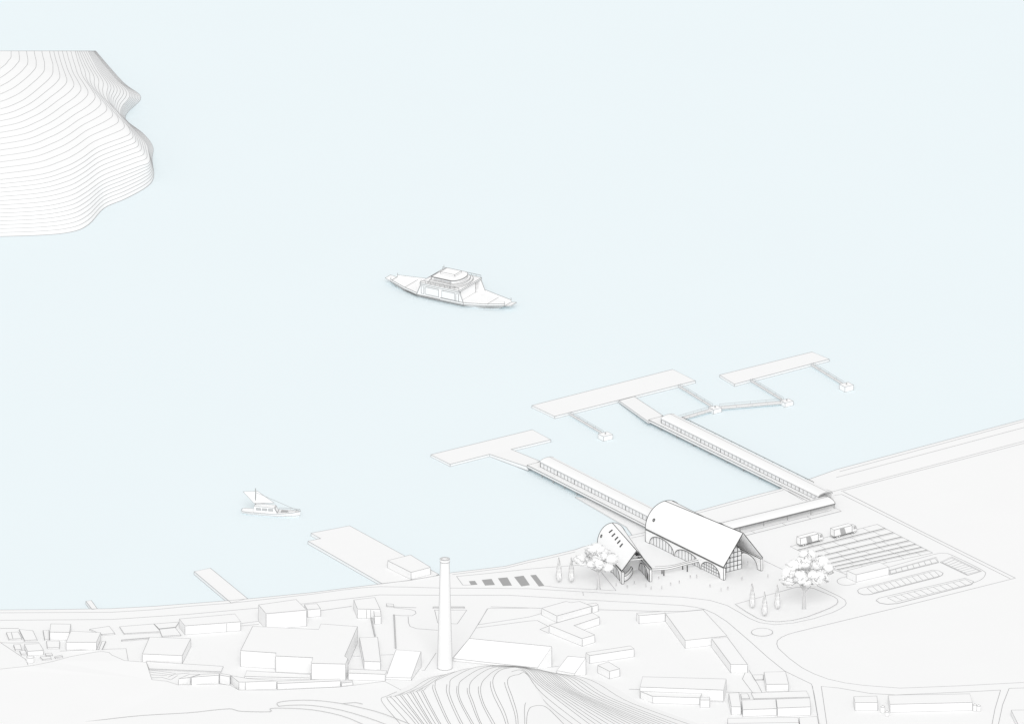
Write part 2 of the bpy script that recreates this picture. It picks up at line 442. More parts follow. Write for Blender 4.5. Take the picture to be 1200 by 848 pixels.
block('warehouse', 'long low pale block beside the coast road, behind the big stepped warehouse', [(210.2, 724.8), (275.4, 718.9), (282, 728), (216.8, 732.8)], 10.5, seams=[(2, .25)])
block('building', 'tall pale block by the coast road with a small annex on its right', [(303, 708.3), (347, 702), (359.3, 714.2), (311.8, 718.5)], 19)
block('annex', 'small cube annex against the right side of the tall roadside block', [(356.8, 708), (371.4, 706.8), (375.7, 712.7), (360.3, 714)], 9)
block('warehouse', 'biggest pale warehouse with a notched roof and stepped front wall, left of the chimney',
      [(296, 733.4), (373.2, 737.1), (376, 730.6), (419, 733.8), (404, 768.2), (407.7, 771), (405, 777.5), (364.9, 776.6), (366.7, 770), (323, 768), (323.5, 764.5), (282, 761.7)], 18.8)
block('loading_dock', 'low slab dock along the front of the stepped warehouse', [(289, 785.4), (364, 789.7), (364, 793.8), (286.6, 792)], 2.0, 'dock')
block('house', 'curved row house at the left end of the low front terrace', [(270.5, 791), (290, 794.5), (324, 797.3), (287.5, 798.6), (280, 798.6)], 9.5, seams=[(3, .01)])
block('house', 'long thin row house in the middle of the low front terrace', [(325, 797.5), (398, 794.8), (399, 797), (325, 800.3)], 7)
block('shed', 'tiny low shed at the right end of the low front terrace', [(399.5, 798), (413, 796.5), (413.5, 798.3), (400, 799.6)], 4)
block('house', 'small corner row house beside the blank hillside, first of the left terrace', [(209.3, 795), (222, 789.5), (234, 789.6), (223, 793)], 8.5)
block('house', 'widest row house of the left terrace, below the long flat slab', [(224.5, 793), (236, 789.5), (257.5, 788.5), (256.5, 790.5)], 10.5)
block('house', 'narrow row house closing the right end of the left terrace', [(257.3, 790.2), (258.5, 788.5), (270, 790.5), (269.5, 792.5)], 10)
block('terrace_slab', 'long flat slab terrace in front of the lone gently sloped warehouse', [(171.5, 774.6), (261.5, 780.2), (259, 786.5), (174.7, 783)], 1.2, 'terrace')
block('warehouse', 'wide pale warehouse standing alone beside the blank hillside', [(175.3, 746), (223.5, 747.8), (213.5, 767.7), (166.8, 765.6)], 9.6)
block('shed', 'flat long shed roof by the road, right of the small angled shed', [(140.2, 733.8), (180, 730.6), (188, 739.5), (145.5, 741.8)], 1.2, 'shed')
block('shed', 'flat shed roof next to the long low roadside block', [(180.6, 730.6), (210, 728.3), (205.5, 734.3), (186.4, 736.2)], 1.0, 'shed')
block('shed', 'small flat shed tucked in front of the roadside shed pair', [(186.8, 737), (205.5, 735), (212, 743.6), (190, 745)], 1.2, 'shed')
block('shed', 'thin angled shed with a slanted end, behind the gabled cottage cluster', [(105, 736.8), (128, 733.3), (134.5, 741.6), (119.5, 742.8)], 1.4, 'shed')
block('garden_wall', 'low straight garden wall left of the lone wide warehouse', [(142.4, 749.2), (174.7, 746.6), (174.8, 747.1), (142.5, 749.8)], 1.2, 'wall', group=None)
block('house', 'upright cottage at the top of the left village cluster', [(59.5, 730.5), (83, 731), (81.5, 740.5), (58.3, 740)], 9.2)
block('annex', 'narrow side wing on the left of the upright cottage', [(50.5, 738), (57.4, 738), (57.6, 748.5), (52.5, 748.5)], 1.5)
block('porch', 'low square forecourt building in front of the upright cottage', [(54.5, 750.5), (70, 750.7), (69.5, 758.3), (55.5, 758.3)], 1.6, 'porch')
block('house', 'broad house with a long front wall right of the upright cottage', [(83, 739), (118, 740.8), (113, 752), (77.5, 752)], 9)
block('shed', 'slim shed against the right end of the broad house', [(119.5, 751), (124, 750.8), (119.8, 760), (116, 760)], 1.0, 'shed')
block('house', 'flat roofed house at the far left below the coast road', [(22.5, 737), (38.5, 738.5), (43.5, 749), (29, 750)], 1.4)
block('shed', 'twin flat shed at the far left edge with a line across its roof', [(7.5, 740.7), (21.5, 740), (25.5, 747.6), (10.5, 748.4)], 1.4, 'shed', rseams=[((0, .4), (2, .68))])
block('house', 'slanted house with a visible front wall, lower left village', [(28.5, 754.5), (46.5, 753.6), (51, 761.3), (32.4, 762.7)], 5.5)
block('shed', 'tiny shed on the left embankment under the slanted house', [(16, 755), (23.5, 754.3), (25.5, 760.3), (18, 760.8)], 1.5, 'shed')
block('shed', 'small flat shed at the lip of the blank hillside, lower left', [(47, 769), (59, 768.6), (60, 771), (50, 772)], 1.4, 'shed')
block('shed', 'little dark-edged shed between the porch and the hillside lip', [(64, 769), (72.5, 767), (73.5, 768.5), (65, 770)], 1.4, 'shed')
block('house', 'two bay house by the road with a low annex on its right corner', [(414.6, 702.5), (439.3, 699.6), (445.7, 713.6), (418.8, 713)], 11, seams=[(2, .42), (2, .6)])
block('annex', 'low annex at the right corner of the two bay roadside house', [(438, 715.2), (446, 715), (446.5, 721.5), (439, 722)], 9)
block('house', 'tall narrow house between the stepped warehouse and the wedge roof', [(421.2, 746.6), (442.6, 746.2), (446, 774.9), (426.6, 774.2)], 9.2)
block('garden_wall', 'thin garden wall running down from the two bay house', [(434.4, 723.5), (435.4, 723.5), (440, 744.5), (439, 744.5)], 1.2, 'wall', group=None)
block('building', 'low wide block in front of the tall narrow house', [(409, 783.4), (453.5, 785.5), (451.4, 789.5), (408.2, 788)], 8)
block('garden_wall', 'long straight garden wall left of the chimney', [(461.3, 719.6), (462.2, 719.6), (464.2, 759), (463.2, 759)], .7, 'wall', group=None)
wedge('shed', 'wedge roofed shed standing left of the chimney foot', [(464, 760.8), (493.4, 763)], [(482, 793.8), (452, 793.2)], 18, 3, 'shed')
block('kiosk', 'tiny flat kiosk at the end of a lane left of the chimney', [(452.8, 706.8), (461, 707.6), (461.5, 710), (453.5, 709.4)], 1.2, 'kiosk', group=None)
block('garden_wall', 'low double wall passing behind the chimney', [(507.5, 710.4), (544.3, 710.4), (544.3, 711.2), (507.5, 711.2)], 1.2, 'wall', group=None)
wedge('warehouse', 'large wedge roofed hall behind the contoured hill, right of the chimney', [(550, 747.5), (646.6, 757)], [(629.7, 782), (531, 771)], 24, 2)
wedge('shed', 'smaller wedge roofed shed behind the right flank of the hill', [(665.4, 768.2), (686.6, 770.2)], [(673.3, 789), (652.5, 785)], 20, 2, 'shed')
block('building', 'pale block with a notched back roof edge below the main road', [(634.7, 712.3), (663.4, 704.2), (669, 705.8), (679.3, 704.2), (693, 709.9), (652.5, 721.2)], 8)
block('annex', 'small end block at the right tip of the notched roadside block', [(688, 707.7), (698, 706), (701, 708), (694, 710.2)], 8)
block('building', 'L shaped pale building between the road and the two bar blocks', [(643.6, 732), (694.2, 717.7), (702.7, 722.6), (672.4, 732.5), (697, 743.4), (682.3, 747.8)], 9)
block('building', 'slim bar block right of the smaller wedge roofed shed', [(686.6, 764.2), (738.8, 756.3), (743, 759.7), (691, 767.6)], 9.4)
block('shed', 'compact cube shed in front of the slim bar block', [(700.5, 779), (713, 775), (726.3, 783), (714.4, 786)], 9, 'shed')
block('shed', 'narrow shed touching the left side of the large skewed block', [(746, 718), (779, 715.8), (779.3, 718.2), (749, 721)], 9.4, 'shed')
block('building', 'large skewed block beside the bend of the road', [(779.8, 718.3), (824, 714.2), (852, 744.6), (803, 750)], 9.2)
block('building', 'long skewed block stepping down from the large skewed block', [(834, 748), (852.3, 746.2), (876, 778), (856.4, 778)], 9.8)
block('house', 'square house by the road junction above the stacked terrace rows', [(895.4, 787), (920.5, 786.3), (924.2, 801), (897.8, 801.3)], 8.4)
block('shed', 'small low shed between the square house and the long skewed block', [(881.5, 790.4), (894.5, 790), (894.5, 795.4), (885, 796)], 1, 'shed')
block('terrace_row', 'flat topmost roof of the stacked terrace rows by the junction', [(880.5, 811.5), (945, 809), (948.5, 816.2), (883.5, 818)], 1.0)
block('house', 'narrow upright house at the left of the stacked terrace rows', [(854, 812), (866, 811), (868.3, 827.5), (857, 827.5)], 9.2)
block('terrace_row', 'left half of the middle stacked terrace row', [(869.2, 819.8), (909, 818.6), (910.3, 829.5), (870.4, 831)], 8)
block('terrace_row', 'right half of the middle stacked terrace row', [(909.7, 818.6), (949, 817.3), (950, 827.5), (911, 829)], 10)
block('terrace_row', 'left part of the front terrace row at the bottom edge', [(852.8, 841), (935, 840), (937, 852), (853, 853)], 8, rseams=[((3, .5), (1, .5))])
block('terrace_row', 'short right part of the front terrace row beside the side road', [(936.3, 840), (957.5, 838.8), (960, 851), (938, 852)], 8)
block('shed', 'little shed behind the left half of the middle terrace row', [(868, 812.5), (876, 812), (878.5, 817.6), (869, 818)], 1.0, 'shed')
block('warehouse', 'long shed with a pitched back roof right of the contoured hill', [(753, 792.4), (851, 795), (848, 808), (750, 804.4)], 13)
block('lean_to', 'low lean-to along the front of the long shed right of the hill', [(750.5, 809.5), (822.5, 812), (820, 817), (765, 815.3)], 8)
block('porch', 'small boxy porch at the right end of the lean-to', [(820.5, 816.4), (831.6, 816.4), (831.6, 819.6), (820.5, 819.6)], 8.6, 'porch')
block('shed', 'small warehouse with a ridge line, left of the long shed at the bottom right', [(1000.5, 815.7), (1027.6, 815), (1028.5, 822.7), (1002, 822.7)], 9.4, 'shed')
block('building', 'clipped pale block at the bottom right corner beyond the side road', [(1185, 831.5), (1236, 831), (1246, 852), (1195, 852)], 6)
w = block('warehouse', 'long warehouse with tanks at both ends, bottom right', [(1040.8, 814), (1136.7, 812.4), (1139.6, 822.4), (1043, 824.7)], 9.4)
block('building', 'low box building on the bus parking ground', [(992.5, 668.3), (1030.8, 658.3), (1041.7, 664), (1003.3, 673)], 8.8, group=None)

def tank(x, y, rad, h, label):
    c = P(x, y, GZ)
    e = empty('storage_tank', c, label, 'tank', 'small storage tanks by the village sheds')
    b = MB(); n = 14
    ring = lambda z, r: [c + Vector((r * math.cos(2 * PI * i / n), r * math.sin(2 * PI * i / n), z)) for i in range(n)]
    b.prism(ring(h, rad), ring(-.2, rad)); b.tube(ring(h, rad), .1, 1, closed=True); b.tube(ring(0, rad), .1, 1, closed=True)
    b.build('shell', ['paper', 'ink'], e)
    d = MB(); d.prism(ring(h + .5, rad * .3), ring(h, rad * .85)); d.tube(ring(h + .5, rad * .3), .08, 1, closed=True); d.build('lid', ['paper', 'ink'], e)
block('shed', 'tiny shed left of the round tank, lower left village', [(23, 762), (29.5, 761.4), (31.5, 765.5), (25, 766)], 1.4, 'shed')
block('shed', 'thin shed right of the slanted house front wall', [(53, 765.2), (60.5, 764.6), (61.5, 766.8), (54, 767.4)], 1.2, 'shed')
tank(35.5, 775, 1.7, 2.3, 'round tank among the small sheds at the lower left village')
tank(1034.5, 834, .9, 2.6, 'outer small tank at the left end of the long bottom right warehouse')
tank(1039.5, 838, .8, 1.8, 'inner small tank at the left end of the long bottom right warehouse')
tank(1142.5, 832, .8, 2.6, 'inner small tank at the right end of the long bottom right warehouse')
tank(1147, 832.5, .8, 2.4, 'outer small tank at the right end of the long bottom right warehouse')

# chimney
c = P(521.3, 782, GZ)
e = empty('factory_chimney', c, 'tall tapered factory chimney rising from the village in front of the water', 'chimney')
hc = H(782 - 654.5); n = 28
def ring(z, r, o=c, n=28): return [o + Vector((r * math.cos(2 * PI * i / n), r * math.sin(2 * PI * i / n), z)) for i in range(n)]
r0, r1 = 8.7 * U, 5.2 * U
b = MB(); b.loft([ring(-.3, r0), ring(0, r0), ring(hc - 1.2, r1)], closed=True)
b.tube(ring(0.1, r0), R0, 1, closed=True)
for a in (0, PI):       # the two long seams
    b.tube([c + Vector((math.cos(a) * r0, math.sin(a) * r0, 0)), c + Vector((math.cos(a) * r1, math.sin(a) * r1, hc - 1.2))], R0 * 1.1, 1)
b.build('shaft', ['wall', 'ink'], e)
b = MB(); b.loft([ring(hc - 1.2, r1), ring(hc - 1.1, r1 + .22), ring(hc, r1 + .22), ring(hc, r1 - .35), ring(hc - 2, r1 - .4)], closed=True)
b.face(ring(hc - 2, r1 - .4))
for z in (hc, hc - 1.2): b.tube(ring(z, r1 + .22), R0, 1, closed=True)
b.tube(ring(hc, r1 - .35), R0 * .8, 1, closed=True)
b.build('cap', ['paper', 'ink'], e)

# =============================================================== QUAYS, PIERS
def slab(name, label, cat, poly, ztop, thick, zbot=None, ink='ink', m='paper', group=None, part=None, r=R0, zs=None):
    tp = [P(x, y, ztop if zs is None else zs[i]) for i, (x, y) in enumerate(poly)]
    bt = [p + Vector((0, 0, -thick)) for p in tp]
    e = empty(name, centre(tp, max(0, bt[0].z)), label, cat, group)
    b = MB(); b.prism(tp, bt)
    ln = [Vector((p.x, p.y, max(p.z, 0.02))) for p in bt]
    b.edges(tp, ln, r, 1)
    b.build(part or 'deck', [m, ink], e)
    return e
b_ = slab('pier', 'plain narrow pier running out from the coast road, left of the broad quay', 'pier', [(227.5, 669.3), (246.5, 665.2), (290, 700.8), (271, 706)], GZ + .02, GZ + 1)
slab('jetty', 'tiny short jetty on the left shore', 'jetty', [(100.6, 704), (107, 703), (114, 712.8), (108, 713.6)], GZ + .02, GZ + 1)
slab('quay', 'broad quay with a notched corner carrying one flat roofed shed', 'quay', [(364.5, 624.4), (409.7, 615.7), (473.8, 650.6), (514, 672.3), (510, 674.5), (479, 679.8), (447.6, 683.3), (361, 633.7), (376, 630.8)], GZ + .03, GZ + 1)
block('shed', 'flat roofed shed standing on the broad notched quay', [(454.3, 656.5), (481, 649.8), (504.5, 664.3), (481.7, 670.2)], 8.6, 'shed', group=None)
PZ = H(2.8)
FG = 'floating ferry pontoons'
slab('pontoon', 'T shaped pontoon at the seaward end of the left covered gangway', 'pontoon',
     [(505, 532.5), (623.8, 503.3), (645.5, 515), (598.8, 526.3), (632.5, 540), (618.8, 547), (573.8, 532), (527.5, 543.8)], PZ, PZ + .6, group=FG,
     zs=[PZ, PZ, PZ, PZ, H(5), H(5), PZ, PZ])
slab('pontoon', 'largest flat pontoon with a short bridge to the right covered gangway', 'pontoon', [(623.3, 475), (788.3, 432.7), (815, 446), (650, 487.7)], PZ, PZ + .6, group=FG)
slab('pontoon', 'detached slim pontoon, farthest right of the pontoons', 'pontoon', [(843.3, 439.3), (951.7, 412.3), (971.7, 420.7), (860.7, 450)], PZ, PZ + .6, group=FG)
slab('link_bridge', 'short sloping bridge between the largest pontoon and the right gangway', 'bridge', [(725.5, 469.5), (743.3, 464.6), (776.7, 486.7), (760, 494)], PZ, .9,
     zs=[PZ + .05, PZ + .05, H(6), H(6)])
slab('slipway', 'low pale slipway under the left covered gangway beside the small hall', 'slipway', [(674, 582), (690, 583.5), (757, 616), (757, 625), (742, 628), (734, 617)], H(1), 2, ink='inkL', r=R0 * .7)
# mooring dolphins
DG = 'mooring blocks off the pontoons'
def dolphin(x, y, w, d, h, label):
    wv, dv = GV(5.6 * w, -1.4 * w), GV(4 * d, 2.1 * d)
    c = P(x, y, 0)
    e = empty('mooring_block', c, label, 'mooring', DG)
    tp = [c + wv * i + dv * j + Vector((0, 0, H(h))) for i, j in ((-1, 1), (1, 1), (1, -1), (-1, -1))]
    bt = [Vector((p.x, p.y, -.5)) for p in tp]; b0 = [Vector((p.x, p.y, .02)) for p in tp]
    b = MB(); b.prism(tp, bt); b.edges(tp, b0, R0 * .9, 1); b.build('block', ['white', 'ink'], e)
    k = MB(); k.taper([c + Vector((0, 0, H(h))), c + Vector((0, 0, H(h) + .5)), c + Vector((0, 0, H(h) + .7))], [.25, .22, .4]); k.build('bollard', ['stripe'], e)
dolphin(709.5, 514, .95, .8, 5.5, 'mooring block with a catwalk off the left end of the largest pontoon')
dolphin(838, 482.5, .85, .7, 5, 'mooring block where two catwalks meet beside the largest pontoon')
dolphin(922, 474.5, .85, .7, 5, 'mooring block below the slim pontoon, at the end of the level catwalk')
dolphin(992, 456.5, .9, .8, 6, 'mooring block farthest right, off the slim pontoon')
CG = 'thin catwalks between pontoons and mooring blocks'
def catwalk(a, c, w, label, za=PZ, zc=PZ):
    A, B = P(*a, za), P(*c, zc)
    d = (B - A).normalized(); n = Vector((-d.y, d.x, 0)).normalized() * (w / 2)
    e = empty('catwalk', Vector((A.x, A.y, 0)), label, 'catwalk', CG)
    b = MB(); tp = [A - n, B - n, B + n, A + n]; b.prism(tp, [p + Vector((0, 0, -.35)) for p in tp]); b.tube(tp, R0 * .8, 1, closed=True); b.build('deck', ['paper', 'ink'], e)
    for sgn in (-1, 1):
        h = MB(); up_ = Vector((0, 0, 1.0))
        h.tube([A + n * sgn + up_, B + n * sgn + up_], .07, 0)
        for i in range(5):
            p = (A + n * sgn).lerp(B + n * sgn, i / 4); h.tube([p, p + up_], .05, 0)
        h.build('handrail', ['ink'], e)
catwalk((668, 485), (706, 507.5), 1.1, 'catwalk from the left end of the largest pontoon')
catwalk((796, 452.5), (834, 476), 1.1, 'catwalk from the right end of the largest pontoon')
catwalk((880.5, 446), (917, 468.5), 1.1, 'catwalk from the left end of the slim pontoon')
catwalk((951.7, 427.5), (988, 450), 1.1, 'catwalk from the right end of the slim pontoon')
catwalk((844, 477.3), (917, 471), 3.2, 'wide level catwalk linking two mooring blocks')
catwalk((797, 490.5), (833, 480), 2.6, 'wide catwalk from the right gangway to a mooring block')

# ------------------------------------------------------------ covered gangways
def barrel(b, A, B, n, width, rise, mi=0, ink=1, r=R0, N=10, sil=(6,), ends=(1, 1)):
    prof = [(width * (1 - math.cos(PI * i / N)) / 2, rise * math.sin(PI * i / N)) for i in range(N + 1)]
    ra = [A + n * o + Vector((0, 0, h)) for o, h in prof]; rb = [B + n * o + Vector((0, 0, h)) for o, h in prof]
    t = Vector((0, 0, -.25))
    b.loft([ra, rb], mi); b.loft([[p + t for p in ra], [p + t for p in rb]], mi)
    b.loft([ra, [p + t for p in ra]], mi); b.loft([rb, [p + t for p in rb]], mi)
    b.loft([[ra[0], rb[0]], [ra[0] + t, rb[0] + t]], mi); b.loft([[ra[-1], rb[-1]], [ra[-1] + t, rb[-1] + t]], mi)
    b.tube([A, B], r, ink); b.tube([A + n * width, B + n * width], r, ink)
    if ends[0]: b.tube(ra, r, ink)
    if ends[1]: b.tube(rb, r, ink)
    for i in sil: b.tube([ra[i], rb[i]], r * .9, ink)
def gangway(label, f0, f1, zd, walk, wid, wallh, rise, deckw, bay, piles, w0, w1, pilegroup, backrail=False):
    A, B = P(*f0, zd), P(*f1, zd)
    d = (B - A).normalized(); n = Vector((-d.y, d.x, 0)); L = (B - A).length
    if n.y < 0: n = -n
    e = empty('covered_gangway', Vector((A.x, A.y, 0)), label, 'gangway')
    th = Vector((0, 0, -H(2.8)))
    b = MB(); tp = [A, B, B + n * deckw, A + n * deckw]
    if backrail: tp = [A, B, B + n * 9.3, B - d * 16 + n * 9.3, B - d * 16 + n * deckw, A + n * deckw]
    b.prism(tp, [p + th for p in tp])
    b.edges(tp, [p + th for p in tp], R0 * 1.1, 1)
    b.build('deck', ['paper', 'inkM'], e)
    W0, W1 = A + d * w0 + n * walk, A + d * w1 + n * walk
    zt = Vector((0, 0, wallh))
    b = MB(); tk = n * .2
    b.prism([W0 + zt, W1 + zt, W1 + zt + tk, W0 + zt + tk], [W0, W1, W1 + tk, W0 + tk])
    b.tube([W0, W1], R0, 1); b.tube([W0 + zt * .86, W1 + zt * .86], R0 * .8, 1)
    k = int((W1 - W0).length / bay)
    for i in range(k + 1):
        p = W0.lerp(W1, i / k) - n * .03; b.tube([p, p + zt], R0 * (1.5 if i % 5 == 0 else .85), 1)
    b.build('glazed_wall', ['glass', 'inkM'], e)
    b = MB(); q0, q1 = W0 + n * wid, W1 + n * wid
    b.prism([q0 + zt, q1 + zt, q1 + zt - tk, q0 + zt - tk], [q0, q1, q1 - tk, q0 - tk]); b.build('back_wall', ['paper', 'ink'], e)
    b = MB(); barrel(b, W0 + zt - n * .3, W1 + zt - n * .3, n, wid + .6, rise); b.build('roof', ['paper', 'ink'], e)
    if backrail:
        b = MB(); o = n * (deckw - .3)
        a0, a1 = A + o + d * 8, B + o - d * 16.5
        b.tube([a0 + Vector((0, 0, 1.1)), a1 + Vector((0, 0, 1.1))], R0 * 1.2, 0)
        m_ = int((a1 - a0).length / 6)
        for i in range(m_ + 1):
            p = a0.lerp(a1, i / m_); b.tube([p, p + Vector((0, 0, 1.1))], .07, 0)
        b.build('handrail', ['inkM'], e)
    for s_ in piles:
        for off in (.8, deckw - 1):
            p = A + d * s_ + n * off
            b = MB(); b.taper([Vector((p.x, p.y, zd - H(2.8))), Vector((p.x, p.y, -1))], [.28, .28], 0)
            q = n * .75
            top_ = Vector((p.x, p.y, zd - H(2.8) - .15)); b.tube([top_ - q, top_ + q], .18, 0)
            b.build('pile', ['stripe'], e)
gangway('left covered gangway with glazed side, running from the T shaped pontoon to the large hall', (617.8, 544.8), (757, 615.2), H(7), 3.4 * 1.0, 7.0, H(6.0), 1.4, 11.5, 2.5,
        [10, 18.5, 27, 36], 5.2, 87, None)
gangway('right covered gangway on many small piles, ending at the long colonnade', (760, 491.7), (953, 587.2), H(6.3), 2.2, 7.0, H(5.0), 1.3, 12.5, 2.9,
        [8, 20, 32, 44.5, 57, 69, 81], 6.5, 123, None, True)

# --------------------------------------------------------------- colonnade
zc = GZ + H(6.6)
A, B = P(853, 620.7, zc), P(978.7, 589.8, zc)
d = (B - A).normalized(); n = Vector((-d.y, d.x, 0))
e = empty('colonnade', centre([A, B], GZ), 'long barrel roofed colonnade behind the large hall, on slim posts', 'colonnade')
b = MB(); barrel(b, A, B, n, 8.6, 1.5, r=R0 * 1.2, sil=(6,)); b.tube([A + Vector((0, 0, -.3)), B + Vector((0, 0, -.3))], R0 * 1.5, 1); b.build('roof', ['paper', 'inkM'], e)
b = MB()
pl = [P(853, 632.5, GZ + .1), P(985.8, 598.5, GZ + .1)]
sl = [pl[0], pl[1], pl[1] + n * 12, pl[0] + n * 12]; b.prism(sl, [p + Vector((0, 0, -.3)) for p in sl]); b.tube(sl, R0 * .9, 1, closed=True)
for x, y in ((885, 624.3), (921, 615), (950.5, 607.5)):
    p = P(x, y, GZ + .1); b.tube([p, p + n * 3.2], R0 * .8, 1)
p0, p1 = pl[0] + n * 3.2, pl[1] + n * 3.2 - d * 3; b.tube([p0, p1], R0 * .8, 1)
b.build('plinth', ['paper', 'ink'], e)
for x, y in ((867.5, 622.5), (895, 616), (922.8, 609.2), (950.4, 602.5), (977.6, 595.6)):
    for o in (0, 7.4):
        p = P(x, y, GZ + .1) + n * o
        b = MB(); b.taper([p, p + Vector((0, 0, H(6.4)))], [.2, .2]); b.build('post', ['panel'], e)

# =================================================================== HALLS
def hall(name, label, bl, fl, wpx, hE, hb, hf, arches, thick, facade_s, portholes, skylights, facade_poly, sil_t, rows_=3):
    zE = GZ + H(hE)
    BLp, FLp = P(*bl, zE), P(*fl, zE)
    W = GV(*wpx); D = FLp - BLp; D.z = 0; L = D.length; d = D / L; wn = W.normalized()
    e = empty(name, centre([BLp, FLp, BLp + W, FLp + W], GZ), label, 'hall')
    def surf(t, s, off=0):
        th = PI * (t + 1) / 2
        bk = BLp + W * ((1 - math.cos(th)) / 2) + Vector((0, 0, hb * math.sin(th)))
        fr = FLp + W * ((t + 1) / 2) + Vector((0, 0, hf * (1 - abs(t))))
        p = bk.lerp(fr, s)
        if off:
            e1 = surf(min(1, t + .01), s) - surf(max(-1, t - .01), s); e2 = surf(t, min(1, s + .01)) - surf(t, max(0, s - .01))
            nn = e1.cross(e2).normalized()
            if nn.z < 0: nn = -nn
            p = p + nn * off
        return p
    NT, NS = 32, 12
    T = [-1 + 2 * i / NT for i in range(NT + 1)]
    outr = [[surf(t, j / NS) for t in T] for j in range(NS + 1)]
    dn = Vector((0, 0, -.4)); inn = [[p + dn for p in r] for r in outr]
    b = MB(); b.loft(outr); b.loft(inn)
    b.loft([outr[0], inn[0]]); b.loft([outr[-1], inn[-1]])
    b.loft([[r[0] for r in outr], [r[0] for r in inn]]); b.loft([[r[-1] for r in outr], [r[-1] for r in inn]])
    rr_ = R0 * 1.35
    b.tube(outr[0], rr_, 1); b.tube(outr[-1], rr_ * 1.2, 1)
    b.tube([r[0] for r in outr], rr_, 1); b.tube([r[-1] for r in outr], rr_, 1)
    b.tube([r[NT // 2] for r in outr], rr_, 1)
    b.tube([surf(sil_t, j / NS) for j in range(NS + 1)], rr_ * .9, 1)
    b.build('roof', ['white', 'inkD'], e)
    # side walls with arched openings
    Hh = H(hE) - .42
    def outline():
        pts = [(0, 0), (0, Hh), (L, Hh), (L, 0)]
        for (s0, s1, ah) in reversed(arches):
            a0, a1 = s0 * L, s1 * L
            for i in range(15):
                th = PI * i / 14
                pts.append(((a0 + a1) / 2 + (a1 - a0) / 2 * math.cos(th), max(0.0, Hh * ah * math.sin(th) ** .8)))
        return pts
    pts = outline()
    for side in (0, 1):
        org = Vector((BLp.x, BLp.y, GZ)) + (W - wn * thick if side else Vector((0, 0, 0)))
        o = [org + d * a + Vector((0, 0, h)) for a, h in pts]; i_ = [p + wn * thick for p in o]
        b = MB(); b.prism(o, i_)
        b.tube(o, rr_ * .9, 1, closed=True); b.tube(i_, rr_ * .7, 1, closed=True)
        for p, q in ((o[0], i_[0]), (o[3], i_[3]), (o[2], i_[2])): b.tube([p, q], rr_ * .8, 1)
        for k in range(len(arches)):
            for q in (4 + 15 * k, 4 + 15 * k + 14): b.tube([o[q], i_[q]], rr_ * .7, 1)
        b.build('side_wall', ['white', 'inkD'], e)
        for k, (s0, s1, ah) in enumerate(arches):
            a0, a1 = s0 * L, s1 * L
            g = MB(); q0 = org + wn * (thick * .55 if not side else thick * .45)
            gp = []
            for i in range(15):
                th = PI * i / 14
                gp.append(q0 + d * ((a0 + a1) / 2 + ((a1 - a0) / 2 + .0) * math.cos(th)) + Vector((0, 0, max(0.0, Hh * ah * math.sin(th) ** .8))))
            if side and k == len(arches) - 1 and rows_: continue       # last bay stands open
            g.prism(gp, [p + wn * .12 for p in gp])
            m_ = 7 if L > 40 else 5
            for i in range(1, m_ + 1):
                f = -1 + 2 * i / (m_ + 1); hh = Hh * ah * math.sqrt(max(0, 1 - f * f)) ** .8
                p = q0 + d * ((a0 + a1) / 2 + (a1 - a0) / 2 * f) - wn * .05
                g.tube([p, p + Vector((0, 0, hh))], rr_ * .75, 1)
            if k == len(arches) - 1 and rows_:
                for f in (.3, .58):
                    wv = (1 - (f / 1.0) ** 2.4) ** .5
                    cpt = q0 + d * ((a0 + a1) / 2) - wn * .05 + Vector((0, 0, Hh * ah * f))
                    g.tube([cpt - d * ((a1 - a0) / 2 * wv), cpt + d * ((a1 - a0) / 2 * wv)], rr_ * .75, 1)
            g.tube([q0 - wn * .05 + d * a0, q0 - wn * .05 + d * a1], rr_ * .75, 1)
            g.build('arch_glazing', ['glass', 'inkM'], e)
    # back wall
    b = MB(); bw = [surf(t, 0.004) + dn for t in T]
    org = [Vector((bw[-1].x, bw[-1].y, GZ)), Vector((bw[0].x, bw[0].y, GZ))]
    loop = bw + org; b.prism(loop, [p + d * .3 for p in loop]); b.build('end_wall', ['white', 'inkD'], e)
    # front glazing set back under the gable
    if facade_poly:
        org = Vector((BLp.x, BLp.y, GZ)) + D * facade_s
        fp = [org + W * a + Vector((0, 0, h)) for a, h in facade_poly]
        b = MB(); b.prism(fp, [p - d * .2 for p in fp]); b.tube([p + d * .05 for p in fp], rr_ * .8, 1, closed=True)
        amin, amax = facade_poly[0][0], facade_poly[-1][0]
        def topat(a):
            up_ = [q for q in facade_poly if q[1] > 0]
            for (a0, h0), (a1, h1) in zip(up_, up_[1:]):
                if a0 <= a <= a1: return h0 + (h1 - h0) * (a - a0) / max(1e-6, a1 - a0)
            return up_[-1][1]
        for a in [amin + (amax - amin) * i / 7 for i in range(1, 7)]:
            p = org + W * a + d * .06; b.tube([p, p + Vector((0, 0, topat(a)))], rr_ * .8, 1)
        hmax = max(h for _, h in facade_poly)
        for i in range(1, 6):
            h = hmax * i / 6; xs = [amin + (amax - amin) * q / 60 for q in range(61)]
            xs = [a for a in xs if topat(a) >= h]
            if len(xs) > 1: b.tube([org + W * xs[0] + d * .06 + Vector((0, 0, h)), org + W * xs[-1] + d * .06 + Vector((0, 0, h))], rr_ * .8, 1)
        b.build('front_glazing', ['glass', 'inkD'], e)
    def locate(px, py):
        best = None
        for i in range(61):
            for j in range(81):
                t, s = -1 + i / 60, j / 80
                p = surf(t, s); x = p.x / U + 600; y = 424 - (p.y * S + p.z * C) / U
                q = (x - px) ** 2 + (y - py) ** 2
                if best is None or q < best[0]: best = (q, t, s)
        return best[1], best[2]
